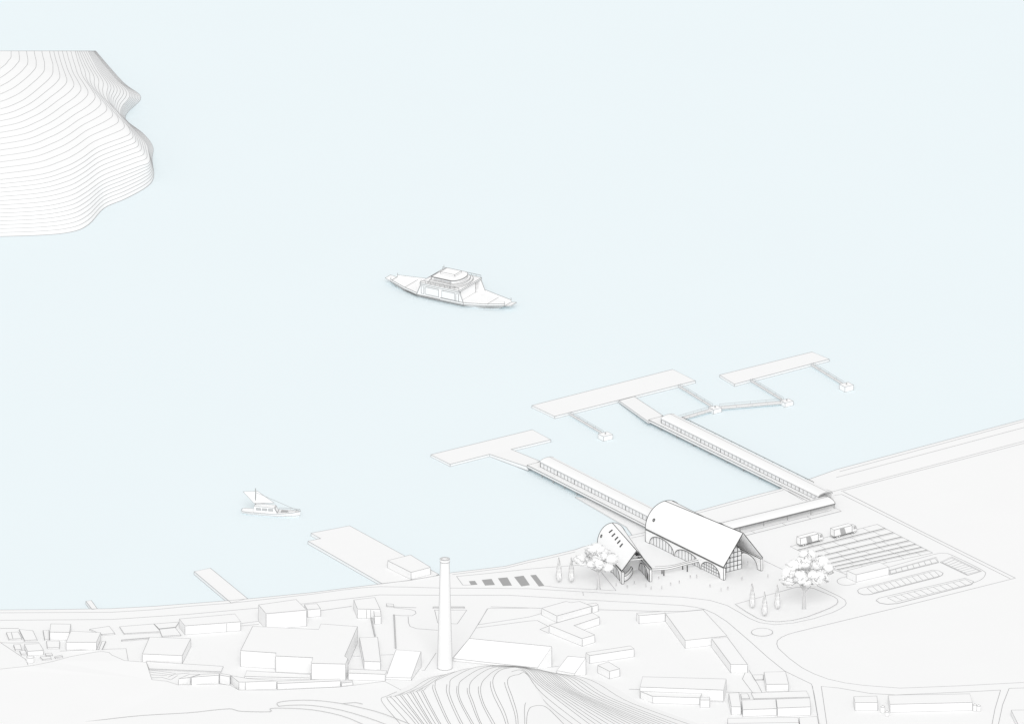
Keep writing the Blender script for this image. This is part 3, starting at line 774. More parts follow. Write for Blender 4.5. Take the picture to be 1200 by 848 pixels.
    for px, py in portholes:
        t, s = locate(px, py)
        wp = (surf(t + .01, s) - surf(t - .01, s)).length / .02
        b = MB(); ringp = [surf(t + 0.62 * math.cos(a * PI / 8) / wp, s + 0.55 * math.sin(a * PI / 8) / L, .06) for a in range(16)]
        b.face(ringp); b.prism(ringp, [p + Vector((0, 0, -.2)) for p in ringp]); b.tube(ringp, .2, 1, closed=True)
        b.build('porthole', ['stripe', 'inkD'], e)
    for px, py in skylights:
        t, s = locate(px, py)
        wp = (surf(t + .01, s) - surf(t - .01, s)).length / .02
        b = MB(); q = [surf(t + x * .9 / wp, s + y * .4 / L, .12) for x, y in ((-1, -1), (1, -1), (1, 1), (-1, 1))]
        b.prism(q, [p + Vector((0, 0, -.25)) for p in q]); b.tube(q, .09, 1, closed=True)
        b.build('skylight', ['dark', 'inkD'], e)
    return e, surf, d, wn, W, L, BLp
eh, surf, d, wn, W, L, BLp = hall('arrival_hall', 'large white hall whose barrel vault turns into a pointed gable, with arched glazed sides', (756.3, 619), (847.9, 664.4), (45.9, -11.4), 15.2,
     H(26.6), H(34.5), [(.055, .365, .9), (.376, .70, .89), (.711, .955, .88)], .95, .873, [(766.9, 609)], [],
     [(.03, 0), (.03, 6.5), (.25, 11.5), (.42, 12.4), (.52, 11.8), (.6, 10.7), (.66, 9.6), (.708, 8.3), (.7081, 0)], .22)
eh2, surf2, d2, wn2, W2, L2, BL2 = hall('small_hall', 'small white hall with a row of dark slot skylights beside the broad tree', (700, 637), (728.8, 668.8), (35, -3), 15.4,
     H(23.2), H(22.5), [(.12, .5, .85), (.56, .93, .88)], .9, .5, [(704.6, 627.7)], [(715.8, 622.2), (719.1, 626.3), (722.4, 630.4), (725.5, 634.6), (728.4, 638.8)], None, .45, 0)
# tie beam, curved counter and dark doors inside the small hall
b = MB()
for s_, t_ in ((.97, .45), (.86, .5)):
    b.tube([surf2(-t_, s_) + Vector((0, 0, -.5)), surf2(t_, s_) + Vector((0, 0, -.5))], .22, 0)
b.build('tie_beam', ['paper'], eh2)
cnt = MB(); base = Vector((BL2.x, BL2.y, GZ)) + d2 * (L2 * .93)
cp = [base + W2 * (.13 + .5 * i / 10) - d2 * (9.0 * (i / 10) ** 1.5) + Vector((0, 0, 0)) for i in range(11)]
rows2 = [[p + Vector((0, 0, .4)) for p in cp], [p + Vector((0, 0, 2.6)) for p in cp], [p + Vector((0, 0, 2.6)) - d2 * 2.2 for p in cp], [p + Vector((0, 0, .4)) - d2 * 2.2 for p in cp]]
cnt.loft(rows2); cnt.loft([rows2[3], rows2[0]]); cnt.face([r[0] for r in rows2]); cnt.face([r[-1] for r in rows2])
for r in rows2[:3]: cnt.tube(r, R0, 1)
cnt.tube([r[0] for r in rows2], R0, 1); cnt.tube([r[-1] for r in rows2], R0, 1)
tag(cnt.build('ramp', ['white', 'inkD']), 'curved white ramp under the open gable of the small hall', 'ramp')
for f in (.965, .925, .885, .845):
    q = Vector((BL2.x, BL2.y, GZ)) + d2 * (L2 * f) + W2 * .90
    b = MB(); tp = [q + Vector((0, 0, 3.4)), q + d2 * .45 + Vector((0, 0, 3.4)), q + d2 * .45 + wn2 * .12 + Vector((0, 0, 3.4)), q + wn2 * .12 + Vector((0, 0, 3.4))]
    b.prism(tp, [Vector((p.x, p.y, GZ)) for p in tp]); b.tube([tp[0], tp[1]], R0 * .6, 1); b.build('door_panel', ['dark' if f == .925 else 'panel', 'inkD'], eh2)
b = MB(); q0 = Vector((BL2.x, BL2.y, GZ)) + d2 * (L2 * .55)
rowb = [(.05, 0), (.05, 5), (.5, H(33)), (.93, 5), (.93, 0)]
pp = [q0 + W2 * a + Vector((0, 0, h)) for a, h in rowb]; b.prism(pp, [p - d2 * .2 for p in pp])
for h in (5.2, 9.0):
    b.tube([q0 + d2 * .1 + W2 * (.06 if h < 6 else .3) + Vector((0, 0, h)), q0 + d2 * .1 + W2 * (.92 if h < 6 else .7) + Vector((0, 0, h))], R0, 1)
b.build('inner_wall', ['white', 'inkM'], eh2)

# curved canopy joining the halls
zk = GZ + H(7.2)
cl = sp2([(764.2, 668.3), (776, 667.6), (787.5, 666), (806, 661), (822.5, 656.8)], 6)
fr = [P(x, y, zk) for x, y in cl]
e = empty('link_canopy', centre(fr, GZ), 'curved flat canopy on short posts joining the two halls', 'canopy')
nb = GV(3.0, -2.4); th = Vector((0, 0, H(2.2)))
b = MB(); b.loft([fr, [p + th for p in fr], [p + th + nb for p in fr], [p + nb for p in fr]]); b.loft([[p + nb for p in fr], fr])
for r in (fr, [p + th for p in fr], [p + th + nb for p in fr]): b.tube(r, R0 * 1.1, 1)
for i in (0, -1): b.face([fr[i], fr[i] + th, fr[i] + th + nb, fr[i] + nb])
b.build('roof', ['white', 'inkM'], e)
for x, y in ((778, 674.2), (775.8, 672), (805.4, 669.4), (800, 667), (822.5, 665.6), (816.9, 662.8)):
    p = P(x, y, GZ); b = MB(); b.taper([p, p + Vector((0, 0, zk - GZ + .05))], [.24, .24]); b.build('post', ['dark'], e)

# ------------------------------------------------------- grey paving panels
quads = [[(549.5, 680.5), (556.5, 680), (559.5, 684.5), (552, 685)], [(564.5, 679), (576, 677.8), (580, 684.8), (568.5, 685.5)], [(583.5, 677), (594.5, 676), (600, 685.5), (589.5, 686)],
         [(602.5, 675.5), (613.5, 674), (621, 685), (611, 686.5)], [(621.5, 673.5), (628, 673), (638, 686), (631.5, 686.5)]]
qn = ['smallest grey paving panel, nearest the chimney', 'grey paving panel second from the chimney on the quay plot', 'middle one of the five grey paving panels on the quay plot',
      'largest grey paving panel, next to the slim slanted one', 'slim slanted grey paving panel nearest the cypress trees']
for q, l in zip(quads, qn):
    b = MB(); t = G(q, GZ + .05); b.prism(t, [p + Vector((0, 0, -.2)) for p in t])
    tag(b.build('paving_panel', ['panel']), l, 'paving', 'grey paving panels on the quay plot')

# ================================================================== TRUCKS
def truck(loc, rz, label):
    e = empty('truck', loc, label, 'truck', 'box trucks on the bus ground', 0)
    parts = []
    def add(b, name, mats, par=None):
        for v in b.v: v += Vector(loc)
        return b.build(name, mats, par or e)
    b = MB(); b.box(-6, 3.6, -1.35, 1.35, .95, 4.1, 0, 1, .1); add(b, 'cargo_box', ['white', 'inkM'])
    for sy in (-1, 1):
        b = MB(); y = sy * 1.37; q = [(-2.4, y, 1.1), (.4, y, 1.1), (-.6, y, 3.9), (-3.0, y, 3.9)]
        b.prism([Vector(p) for p in q], [Vector((p[0], p[1] + sy * .03, p[2])) for p in q]); add(b, 'stripe_panel', ['stripe'])
    b = MB(); pr = [(3.75, .8), (6.2, .8), (6.2, 2.0), (5.7, 3.3), (3.75, 3.4)]
    b.prism([Vector((x, -1.25, z)) for x, z in pr], [Vector((x, 1.25, z)) for x, z in pr]); b.edges([Vector((x, -1.25, z)) for x, z in pr], [Vector((x, 1.25, z)) for x, z in pr], .09, 1)
    cab = add(b, 'cab', ['white', 'inkM'])
    b = MB(); q = [Vector((6.2, -1.1, 2.05)), Vector((6.2, 1.1, 2.05)), Vector((5.74, 1.05, 3.2)), Vector((5.74, -1.05, 3.2))]; b.prism([p + Vector((.05, 0, .02)) for p in q], q); add(b, 'windscreen', ['stripe'], cab)
    for sy in (-1, 1):
        b = MB(); q = [(4.5, sy * 1.27, 2.0), (5.9, sy * 1.27, 2.0), (5.5, sy * 1.27, 3.1), (4.5, sy * 1.27, 3.1)]; b.prism([Vector(p) for p in q], [Vector((p[0], p[1] + sy * .03, p[2])) for p in q]); add(b, 'side_window', ['stripe'], cab)
    b = MB(); b.box(-5.9, 5.2, -.9, .9, .6, .9, 0); add(b, 'chassis', ['panel'])
    for x in (-4.4, -3.2, 4.9):
        for sy in (-1, 1):
            b = MB(); rg = lambda y, r: [Vector((x + r * math.cos(a * PI / 8), y, .55 + r * math.sin(a * PI / 8))) for a in range(16)]
            b.prism(rg(sy * 1.3, .55), rg(sy * .85, .55)); wh = add(b, 'wheel', ['panel'])
            b = MB(); b.prism(rg(sy * 1.33, .25), rg(sy * 1.29, .25)); add(b, 'rim', ['white'], wh)
    e.rotation_euler = (0, 0, rz)
    return e
ang = math.atan2(5.4 / S, 20.5)
t1 = truck(P(949, 636.3, GZ), ang, 'white box truck with a slanted grey band, parked left and nearer the large hall')
t2 = copy_tree(t1); t2.location = P(988.5, 626.5, GZ); t2['label'] = 'white box truck with a slanted grey band, parked right beside the lined bus bays'

# =================================================================== FERRY
def at_local(b, fn): 
    for v in b.v: fn(v)
FL_ = P(528.5, 343.5, 1.5); FL_.z = 0
frz = math.atan2(-30, 49.4)
fe = empty('ferry', FL_, 'double ended white car ferry with a two storey cabin out on the open water', 'ferry')
def fadd(b, name, mats, par=None):
    for v in b.v: v += FL_
    return b.build(name, mats, par or fe)
hx = [(-29, 3.0), (-12, 9.2), (12, 9.2), (29, 2.8)]
hx2 = [(-29, 3.0, 2.3), (-20.5, 6.4, 1.7), (-12, 9.2, 1.5), (0, 9.4, 1.5), (12, 9.2, 1.5), (20.5, 6.3, 1.7), (29, 2.8, 2.3)]
ring_ = [Vector((x, -y, z)) for x, y, z in hx2] + [Vector((x, y, z)) for x, y, z in reversed(hx2)]
keel = [Vector((v.x * (.86 if abs(v.x) > 25 else .97), v.y * .8, -.4)) for v in ring_]
b = MB()
b.loft([ring_ + [ring_[0]], keel + [keel[0]]])
k = len(hx2)
for i in range(k - 1): b.face([ring_[i], ring_[i + 1], ring_[2 * k - 2 - i], ring_[2 * k - 1 - i]])
wl = [v.lerp(q, .55) for v, q in zip(ring_, keel)]
b.tube(ring_, R0 * 1.2, 1, closed=True); b.tube([v.lerp(q, .3) for v, q in zip(ring_, keel)], R0, 1, closed=True); b.tube(wl, R0 * 1.2, 1, closed=True)
for i in (1, 5): b.tube([ring_[i], ring_[2 * k - 1 - i]], R0 * .8, 1)
hull = fadd(b, 'hull', ['white', 'inkM'])
# bulwarks on both sides
for sy in (-1, 1):
    for seg in ((0, 3), (3, 7)):
        b = MB(); pts_ = [Vector((x, sy * (y - .1), z)) for x, y, z in hx2[seg[0]:seg[1]]]
        up_ = [p + Vector((0, 0, .9)) for p in pts_]
        b.loft([pts_, up_]); b.loft([[p + Vector((0, -sy * .15, 0)) for p in pts_], [p + Vector((0, -sy * .15, 0)) for p in up_]])
        b.tube(up_, R0 * .9, 1); fadd(b, 'bulwark', ['white', 'inkM'])
for sx in (-1, 1):
    for sy in (-1, 1):
        b = MB(); p = Vector((sx * 28.8, sy * 2.8, 2.0)); b.tube([p, p + Vector((0, 0, 2.2))], .12, 0); fadd(b, 'ramp_post', ['panel'])
    b = MB(); q = [Vector((sx * 29, -2.6, 2.3)), Vector((sx * 29, 2.6, 2.3)), Vector((sx * 32, 2.2, 2.9)), Vector((sx * 32, -2.2, 2.9))]
    b.prism(q, [p + Vector((0, 0, -.25)) for p in q]); b.tube(q, R0 * .8, 1, closed=True); fadd(b, 'ramp', ['white', 'inkM'])
# lower cabin with raked ends
z0, z1 = 1.5, 6.9
for sy in (-1, 1):
    o = [Vector((-12, sy * 9.0, z0)), Vector((12, sy * 9.0, z0)), Vector((9.6, sy * 9.0, z1)), Vector((-9.8, sy * 9.0, z1))]
    b = MB(); b.prism(o, [p + Vector((0, -sy * .4, 0)) for p in o]); b.tube(o, R0, 1, closed=True)
    side = fadd(b, 'side_panel', ['white', 'inkM'])
    for x0, x1 in ((-9.6, -8.2), (-7.4, -.8), (.8, 7.4), (8.0, 9.4)):
        q = [Vector((x0, sy * 9.02, 2.5)), Vector((x1, sy * 9.02, 2.5)), Vector((x1, sy * 9.02, 5.9)), Vector((x0, sy * 9.02, 5.9))]
        b = MB(); b.prism([p + Vector((0, sy * .06, 0)) for p in q], q); b.tube([p + Vector((0, sy * .05, 0)) for p in q], R0 * .9, 1, closed=True); fadd(b, 'window', ['glass', 'inkM'], side)
b = MB(); b.box(-8.6, 8.6, -6.2, 6.2, 1.52, 6.9, 0, 1, R0 * .8); fadd(b, 'inner_cabin', ['white', 'inkM'])
b = MB(); b.box(-10.0, 9.8, -9.4, 9.4, 6.9, 7.6, 0, 1, R0); fadd(b, 'upper_deck', ['white', 'inkM'])
for sx in (-1, 1):
    for sy in (-1, 1):
        b = MB(); b.tube([Vector((sx * 12, sy * 9.0, 1.5)), Vector((sx * 9.7, sy * 9.0, 7.0))], .22, 0); fadd(b, 'strut', ['stripe'])
# rounded passenger saloon, terraces at the rounded end
def stadium(x0, xr, hw, z, N=10):
    return [Vector((x0, -hw, z)), Vector((xr, -hw, z))] + [Vector((xr + hw * .55 * math.sin(PI * i / N), -hw * math.cos(PI * i / N), z)) for i in range(1, N)] + [Vector((xr, hw, z)), Vector((x0, hw, z))]
lev = [(-6.8, 4.6, 8.2, 7.6, 8.2), (-6.4, 4.0, 7.2, 8.2, 8.8), (-6.0, 3.4, 6.2, 8.8, 9.9), (-6.05, 3.45, 6.25, 9.9, 10.1)]
for nm, (x0, xr, hw, za, zb) in zip(('terrace', 'terrace', 'saloon', 'saloon_roof'), lev):
    b = MB(); t, q = stadium(x0, xr, hw, zb), stadium(x0, xr, hw, za); b.prism(t, q); b.tube(t, R0 * .9, 1, closed=True); b.tube(q, R0 * .9, 1, closed=True)
    for i in (0, 1, len(t) - 1): b.tube([t[i], q[i]], R0 * .8, 1)
    sal = fadd(b, nm, ['white', 'inkM'])
    if nm == 'saloon':
        for x0_, x1_ in ((-4.8, -.6), (.0, 3.8)):
            q = [Vector((x0_, -6.23, 9.0)), Vector((x1_, -6.23, 9.0)), Vector((x1_, -6.23, 9.75)), Vector((x0_, -6.23, 9.75))]
            b = MB(); b.prism([p + Vector((0, -.05, 0)) for p in q], q); b.tube([p + Vector((0, -.05, 0)) for p in q], R0 * .8, 1, closed=True); fadd(b, 'window', ['glass', 'inkM'], sal)
b = MB(); q = [Vector((-6.2, -3, 9.9)), Vector((-6.2, 3, 9.9)), Vector((-9.8, 3, 7.7)), Vector((-9.8, -3, 7.7))]
b.prism(q, [p + Vector((.5, 0, -.3)) for p in q]); b.tube(q, R0 * .9, 1, closed=True)
for i in range(1, 5): b.tube([q[0].lerp(q[3], i / 5), q[1].lerp(q[2], i / 5)], R0 * .6, 1)
fadd(b, 'stair', ['white', 'inkM'])
b = MB(); b.box(-4.6, 2.6, -1.2, 4.4, 10.1, 10.9, 0, 1, R0 * .8); fadd(b, 'wheelhouse', ['white', 'inkM'])
b = MB(); b.taper([Vector((-5.4, 3, 10.1)), Vector((-5.4, 3, 12.6))], [.18, .1]); fadd(b, 'mast', ['stripe'])
for sy in (-1, 1):
    b = MB(); b.tube([Vector((-9.8, sy * 9.2, 8.7)), Vector((9.6, sy * 9.2, 8.7))], .1, 0)
    for i in range(9):
        x = -9.8 + 19.4 * i / 8; b.tube([Vector((x, sy * 9.2, 7.6)), Vector((x, sy * 9.2, 8.7))], .07, 0)
    fadd(b, 'handrail', ['inkM'])
fe.rotation_euler = (0, 0, frz)

# =================================================================== YACHT
YL = P(318, 603, 0)
yrz = math.atan2(-5.2, 25.2)
ye = empty('motor_yacht', YL, 'small white cabin yacht with a mast and stretched awning near the broad quay', 'yacht')
def yadd(b, name, mats, par=None):
    for v in b.v: v += YL
    return b.build(name, mats, par or ye)
st = [(-12.8, 1.7, 1.5, -.1), (-9, 2.4, 1.4, -.4), (-3, 2.8, 1.45, -.5), (3, 2.8, 1.7, -.5), (8, 2.1, 2.1, -.4), (11, 1.1, 2.4, -.2), (12.8, .08, 2.6, .0)]
N_ = 7
b = MB(); rows3 = []
for x, hb_, sh, kz in st:
    rows3.append([Vector((x - (.9 * (1 - abs(math.cos(PI * j / (N_ - 1)))) if x > 12 else 0), -hb_ * math.cos(PI * j / (N_ - 1)) * (1 if j in (0, N_ - 1) else 1.0), sh + (kz - sh) * math.sin(PI * j / (N_ - 1)) ** .6)) for j in range(N_)])
b.loft(rows3); b.face(rows3[0])
for i in range(len(rows3) - 1): b.face([rows3[i][0], rows3[i + 1][0], rows3[i + 1][-1], rows3[i][-1]])
gun = [r[0] for r in rows3] + [r[-1] for r in reversed(rows3)]
b.tube(spline(gun, 4, True), R0 * .9, 1, closed=True)
b.tube([Vector((x, -y * 1.0 - .05, .75 if x < 5 else .9)) for x, y, s_, k_ in st], R0 * .6, 1)
yadd(b, 'hull', ['white', 'ink'])
b = MB(); pr = [(-7.5, 1.4), (3.0, 1.5), (1.6, 4.0), (-7.2, 4.3)]
b.prism([Vector((x, -1.9, z)) for x, z in pr], [Vector((x, 1.9, z)) for x, z in pr]); b.edges([Vector((x, -1.9, z)) for x, z in pr], [Vector((x, 1.9, z)) for x, z in pr], R0 * .85, 1)
cab = yadd(b, 'cabin', ['white', 'ink'])
for x0, x1 in ((-6.4, -4.1), (-3.7, -1.4), (-1.0, 1.2)):
    q = [Vector((x0, -1.92, 2.5)), Vector((x1, -1.92, 2.5)), Vector((x1 - .2, -1.92, 3.5)), Vector((x0, -1.92, 3.5))]
    b = MB(); b.prism([p + Vector((0, -.04, 0)) for p in q], q); b.tube([p + Vector((0, -.04, 0)) for p in q], R0 * .6, 1, closed=True); yadd(b, 'window', ['cloth', 'ink'], cab)
q = [Vector((2.85, -1.6, 1.9)), Vector((2.85, 1.6, 1.9)), Vector((1.85, 1.5, 3.6)), Vector((1.85, -1.5, 3.6))]
b = MB(); b.prism([p + Vector((.06, 0, .03)) for p in q], q); b.tube([p + Vector((.08, 0, .03)) for p in q], R0 * .7, 1, closed=True); yadd(b, 'windscreen', ['glass', 'inkM'], cab)
b = MB(); b.box(4.4, 7.2, -.8, .8, 1.8, 2.25, 0, 1, R0 * .8); yadd(b, 'hatch', ['stripe', 'ink'])
b = MB(); b.taper([Vector((-7.0, 0, 4.2)), Vector((-7.0, 0, 11.8))], [.27, .2]); yadd(b, 'mast', ['panel'])
b = MB(); a = [Vector((-12.6, 0.6, 9.6)), Vector((-6.6, 2.0, 9.8)), Vector((1.0, 1.2, 5.2)), Vector((-7.4, -1.2, 5.3))]
g_ = [[a[0].lerp(a[1], i / 6).lerp(a[3].lerp(a[2], i / 6), j / 6) - Vector((0, 0, .5 * math.sin(PI * i / 6) * math.sin(PI * j / 6))) for i in range(7)] for j in range(7)]
b.loft(g_); b.loft([[p + Vector((0, 0, -.05)) for p in r] for r in g_])
b.tube(g_[0], R0 * .8, 1); b.tube(g_[-1], R0 * .8, 1); b.tube([r[0] for r in g_], R0 * .8, 1); b.tube([r[-1] for r in g_], R0 * .8, 1)
yadd(b, 'awning', ['white', 'ink'])
b = MB(); b.tube([Vector((-7, 0, 10)), Vector((12.2, 0, 2.8))], .09, 0); yadd(b, 'stay', ['ink'])
b = MB()
for sy in (-1, 1):
    b.tube([Vector((x, sy * max(.1, y - .15), s_ + .9)) for x, y, s_, k_ in st[3:]], .08, 0)
    for x, y, s_, k_ in st[3:]: b.tube([Vector((x, sy * max(.1, y - .15), s_)), Vector((x, sy * max(.1, y - .15), s_ + .9))], .06, 0)
yadd(b, 'bow_rail', ['ink'])
ye.rotation_euler = (0, 0, yrz)

# =================================================================== TREES
def broad_tree(base, cx, cy, rx, rz, seed, label, inkm):
    rg = random.Random(seed)
    o = P(*base, GZ); zc_ = H(base[1] - cy); xo = (cx - base[0]) * U
    e = empty('broad_tree', o, label, 'tree', 'broad trees by the halls')
    ctr = o + Vector((xo, 0, zc_))
    t = MB(); t.taper([o + Vector((0, 0, -.2)), o + Vector((0, 0, .6)), o + Vector((xo * .15, 0, zc_ * .35)), o + Vector((xo * .4, 0, zc_ * .62)), ctr], [1.0, .62, .5, .42, .2])
    clumps = []
    for i in range(34):
        th = rg.uniform(0, 2 * PI); ph = math.acos(rg.uniform(-.62, 1)); q = rg.uniform(.5, .84)
        lob = 1 + .13 * math.sin(3 * th + seed) + .08 * math.sin(5 * th)
        p = ctr + Vector((rx * q * lob * math.sin(ph) * math.cos(th), rx * .85 * q * lob * math.sin(ph) * math.sin(th), rz * q * math.cos(ph)))
        clumps.append((p, rg.uniform(.24, .36) * rx))
    for p, r in clumps[:9]:
        st_ = o + Vector((xo * .3, 0, zc_ * rg.uniform(.42, .62))); m1 = st_.lerp(p, .5) + Vector((0, 0, -.4)); t.taper([st_, m1, p], [.3, .2, .08], 0, 6)
    for s_ in (-1, 1):
        t.tube([o + Vector((s_ * 1.0, 0, 0)), o + Vector((s_ * .62, 0, .8)), o + Vector((s_ * .5 + xo * .15, 0, zc_ * .35))], .09, 1)
    t.build('trunk', ['bark', 'inkL'], e)
    lf = MB()
    for p, r in clumps:
        cr = r * .84; nl, nm = 5, 9       # solid white core in each clump, added to close the dark gaps
        rws = [[p + Vector((cr * rg.uniform(.86, 1.1) * math.sin(PI * a / nl) * math.cos(2 * PI * j / nm), cr * rg.uniform(.86, 1.1) * math.sin(PI * a / nl) * math.sin(2 * PI * j / nm), .72 * cr * math.cos(PI * a / nl))) for j in range(nm)] for a in range(nl + 1)]
        lf.loft(rws, 2, closed=True)
        for i in range(60):
            v = Vector((rg.gauss(0, 1), rg.gauss(0, 1), rg.gauss(0, 1))).normalized()
            q = p + Vector((v.x, v.y, v.z * .72)) * (r * rg.uniform(.8, 1.04))
            n_ = (v + Vector((rg.uniform(-.35, .35), rg.uniform(-.35, .35), rg.uniform(-.35, .35)))).normalized()
            a = n_.orthogonal().normalized(); c_ = n_.cross(a); sz = rg.uniform(.45, .85); ro = rg.uniform(0, PI)
            a, c_ = a * math.cos(ro) + c_ * math.sin(ro), c_ * math.cos(ro) - a * math.sin(ro)
            lf.face([q - a * sz, q - c_ * sz * .55, q + a * sz, q + c_ * sz * .55], 0)
        # sketchy outline sprays round each clump
        for i in range(4):
            v = Vector((rg.gauss(0, 1), rg.gauss(0, 1) - .8, rg.gauss(0, 1))).normalized(); u_ = v.orthogonal().normalized()
            th0 = rg.uniform(0, 2 * PI); u_ = Matrix.Rotation(th0, 3, v) @ u_
            line = []; kk = rg.randint(6, 11); span = rg.uniform(.6, 1.5)
            for j in range(kk):
                aa = (j / (kk - 1) - .5) * span
                w_ = (v * math.cos(aa) + u_ * math.sin(aa)) + v.cross(u_) * rg.uniform(-.2, .2)
                line.append(p + Vector((w_.x, w_.y, w_.z * .72)) * (r * 1.04 + rg.uniform(-.05, .25)))
            lf.tube(line, .075, 1, n=4)
    lf.build('crown', ['leaf', inkm, 'white'], e)
broad_tree((701.5, 690), 699, 655, 9.2, 6.2, 4, 'broad sketchy tree in front of the left flank of the small hall', 'ink')
broad_tree((942, 714), 944, 668.5, 11.6, 8.4, 9, 'broad white crowned tree in the planting bed right of the large hall', 'inkM')
def cypress(base, label):
    o = P(*base, GZ); rg = random.Random(11)
    e = empty('cypress', o, label, 'cypress', 'slim cypress trees on the forecourt')
    h = H(30); prof = [(0, .5), (.06, 1.05), (.2, 1.3), (.35, 1.22), (.5, 1.05), (.65, .78), (.8, .45), (.92, .2), (1, .03)]
    b = MB(); n = 14; rws = []
    for f, r in prof:
        rws.append([o + Vector((r * (1 + rg.uniform(-.13, .13)) * math.cos(2 * PI * j / n), r * (1 + rg.uniform(-.13, .13)) * math.sin(2 * PI * j / n), .8 + f * (h - .8))) for j in range(n)])
    b.loft(rws, closed=True)
    for j in range(n):
        ln = [rws[i][j] + Vector((rg.uniform(-.1, .1), rg.uniform(-.1, .1), rg.uniform(-.2, .2))) for i in range(len(rws))]
        for i in range(len(ln) - 1):
            if rg.random() < .75: b.tube([ln[i], ln[i].lerp(ln[i + 1], rg.uniform(.5, 1.1))], .07, 1, n=4)
    for i in range(60):       # stray sprigs roughen the outline
        k_ = rg.randint(0, len(prof) - 2); j = rg.randint(0, n - 1); p = rws[k_][j].lerp(rws[k_ + 1][j], rg.random()); out = Vector((p.x - o.x, p.y - o.y, 0)).normalized()
        sd = out.cross(Vector((0, 0, 1))) * .12; b.face([p - sd, p + sd, p + out * .3 + Vector((0, 0, .7))], 0)
    b.build('crown', ['cyp', 'inkL'], e)
    b = MB(); b.taper([o + Vector((0, 0, -.2)), o + Vector((0, 0, 1.4))], [.22, .18]); b.build('trunk', ['bark'], e)
    return e
c0 = cypress((655, 682.3), 'left of the two cypresses between the grey panels and the small hall')
for (x, y), l in (((669.5, 682.5), 'right of the two cypresses, next to the broad sketchy tree'), ((881.5, 713), 'leftmost of the three cypresses on the planting bed'),
                  ((896, 722.3), 'foremost of the three cypresses on the planting bed'), ((911, 714.3), 'cypress on the planting bed nearest the broad tree')):
    c1 = copy_tree(c0); c1.location = P(x, y, GZ); c1['label'] = l

# ================================================================== PEOPLE
def person_mesh(stride, arm):
    me = bpy.data.meshes.new('person')
    J = [(0, 0, .95), (0, 0, 1.2), (0, 0, 1.42), (0, .01, 1.52), (0, .03, 1.64), (0, .02, 1.74),
         (.1, 0, .9), (.11, stride * .5, .5), (.11, stride * .7 - .04, .06), (.11, stride * .7 + .14, .03),
         (-.1, 0, .9), (-.11, -stride * .4, .5), (-.11, -stride * .8 - .04, .06), (-.11, -stride * .8 + .14, .03),
         (.2, 0, 1.4), (.25, -arm, 1.13), (.26, -arm + .12, .88), (.26, -arm + .17, .78), (-.2, 0, 1.4), (-.25, arm, 1.13), (-.26, arm + .12, .88), (-.26, arm + .17, .78)]
    E = [(0, 1), (1, 2), (2, 3), (3, 4), (4, 5), (0, 6), (6, 7), (7, 8), (8, 9), (0, 10), (10, 11), (11, 12), (12, 13), (2, 14), (14, 15), (15, 16), (16, 17), (2, 18), (18, 19), (19, 20), (20, 21)]
    Rr = [.15, .14, .15, .06, .1, .08, .1, .075, .05, .04, .1, .075, .05, .04, .075, .05, .04, .035, .075, .05, .04, .035]
    me.from_pydata(J, E, [])
    o = bpy.data.objects.new('person', me); col.objects.link(o)
    o.modifiers.new('skin', 'SKIN'); sv = me.skin_vertices[0].data
    for v, r in zip(sv, Rr): v.radius = (r, r)
    sv[0].use_root = True
    sd = o.modifiers.new('sub', 'SUBSURF'); sd.levels = 1; sd.render_levels = 1
    dg = bpy.context.evaluated_depsgraph_get(); ev = bpy.data.meshes.new_from_object(o.evaluated_get(dg))
    bpy.data.objects.remove(o); ev.name = 'person'; ev.materials.clear(); ev.materials.append(M['cloth'])
    return ev
PM = [person_mesh(0, .03), person_mesh(.32, .12), person_mesh(.18, -.1)]
people = [(735, 689, 'pedestrian standing alone nearest the left leg of the small hall'), (743.5, 684.5, 'pedestrian under the open gable of the small hall'),
          (775.5, 690, 'walker on the forecourt straight below the curved canopy, nearest the road'), (772, 678.5, 'pedestrian just outside the right leg of the small hall'),
          (809, 677.5, 'pedestrian in front of the large hall, left of a close pair'), (816.5, 677.3, 'pedestrian in front of the large hall, right of a close pair'),
          (845, 692.5, 'walker below the front leg of the large hall, left one of two'), (853, 691, 'walker below the front leg of the large hall, right one of two'),
          (869.5, 680, 'pedestrian in front of the gridded glass gable'), (876.5, 661, 'pedestrian under the open right side of the large hall gable'),
          (786, 686, 'lone walker between the curved canopy and the road'), (881, 688, 'pedestrian between the glass gable and the cypresses'),
          (796, 683.5, 'pedestrian on the forecourt in front of the curved canopy middle'), (763, 690.5, 'walker close to the road below the small hall'),
          (900, 677, 'pedestrian on the path beside the broad tree'), (832, 688, 'walker alone in front of the third glazed arch'),
          (722, 686.5, 'walker crossing the path left of the small hall'), (757, 687.5, 'pedestrian facing the road beside the small hall right leg')]
for i, (x, y, l) in enumerate(people):
    o = bpy.data.objects.new('person', PM[i % 3]); col.objects.link(o)
    o.location = P(x, y, GZ); o.rotation_euler = (0, 0, (i * 2.3) % (2 * PI)); s_ = 1.05 + .05 * ((i * 7) % 3 - 1); o.scale = (s_, s_, s_)
    tag(o, l, 'person', 'people on the forecourt')

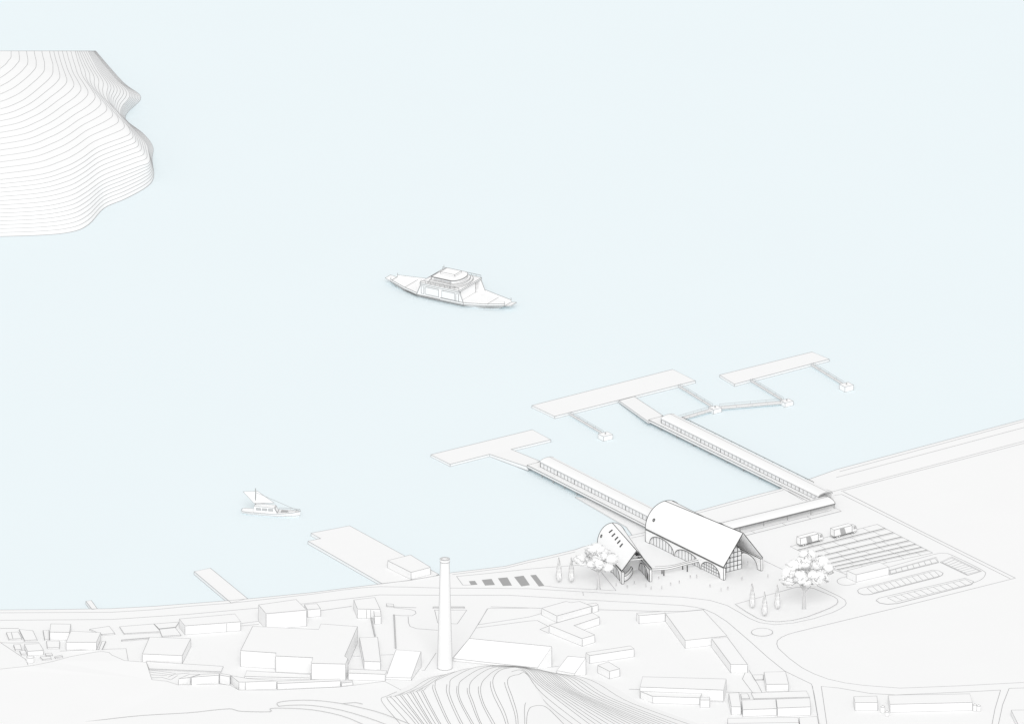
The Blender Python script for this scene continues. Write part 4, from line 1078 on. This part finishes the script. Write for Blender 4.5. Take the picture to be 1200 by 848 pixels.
# ============================================================ LIGHT, CAMERA
SUN_EL, SUN_AZ = math.radians(37), math.radians(180)      # azimuth clockwise from north (+Y)
w = bpy.data.worlds.new('World'); sc.world = w; w.use_nodes = True
nt = w.node_tree; bg = nt.nodes['Background']
sky = nt.nodes.new('ShaderNodeTexSky'); sky.sky_type = 'NISHITA'; sky.sun_disc = False
sky.sun_elevation = SUN_EL; sky.sun_rotation = SUN_AZ; sky.air_density = 1.0; sky.dust_density = 3.0
hs = nt.nodes.new('ShaderNodeHueSaturation'); hs.inputs['Saturation'].default_value = 0.0
mx = nt.nodes.new('ShaderNodeMix'); mx.data_type = 'RGBA'; mx.inputs['Factor'].default_value = 0.9     # an even overcast veil over the clear sky
mx.inputs['B'].default_value = (8.0, 8.0, 8.0, 1)
nt.links.new(sky.outputs['Color'], hs.inputs['Color']); nt.links.new(hs.outputs['Color'], mx.inputs['A']); nt.links.new(mx.outputs['Result'], bg.inputs['Color'])
bg.inputs['Strength'].default_value = 0.095
sd = bpy.data.lights.new('sun', 'SUN'); sd.energy = 1.1; sd.angle = math.radians(30); sd.color = (1, .998, .994)
so = bpy.data.objects.new('sun', sd); col.objects.link(so)
sdir = Vector((math.sin(SUN_AZ) * math.cos(SUN_EL), math.cos(SUN_AZ) * math.cos(SUN_EL), math.sin(SUN_EL)))
so.rotation_euler = sdir.to_track_quat('Z', 'Y').to_euler(); so.location = sdir * 300

cam = bpy.data.cameras.new('camera'); cam.type = 'ORTHO'; cam.ortho_scale = 1200 * U
cam.clip_start = 1; cam.clip_end = 6000
co = bpy.data.objects.new('camera', cam); col.objects.link(co)
fwd = Vector((0, C, -S)); co.location = -fwd * 720
co.rotation_euler = fwd.to_track_quat('-Z', 'Y').to_euler()
sc.camera = co
sc.view_settings.view_transform = 'Standard'; sc.view_settings.look = 'None'; sc.view_settings.gamma = 1
sc.view_settings.use_curve_mapping = False
sc.view_settings.exposure = 0.15
sc.render.engine = 'CYCLES'
sc.cycles.max_bounces = 18; sc.cycles.transmission_bounces = 14; sc.cycles.diffuse_bounces = 14
sc.cycles.use_denoising = True; sc.cycles.use_adaptive_sampling = True; sc.cycles.adaptive_threshold = 0.004
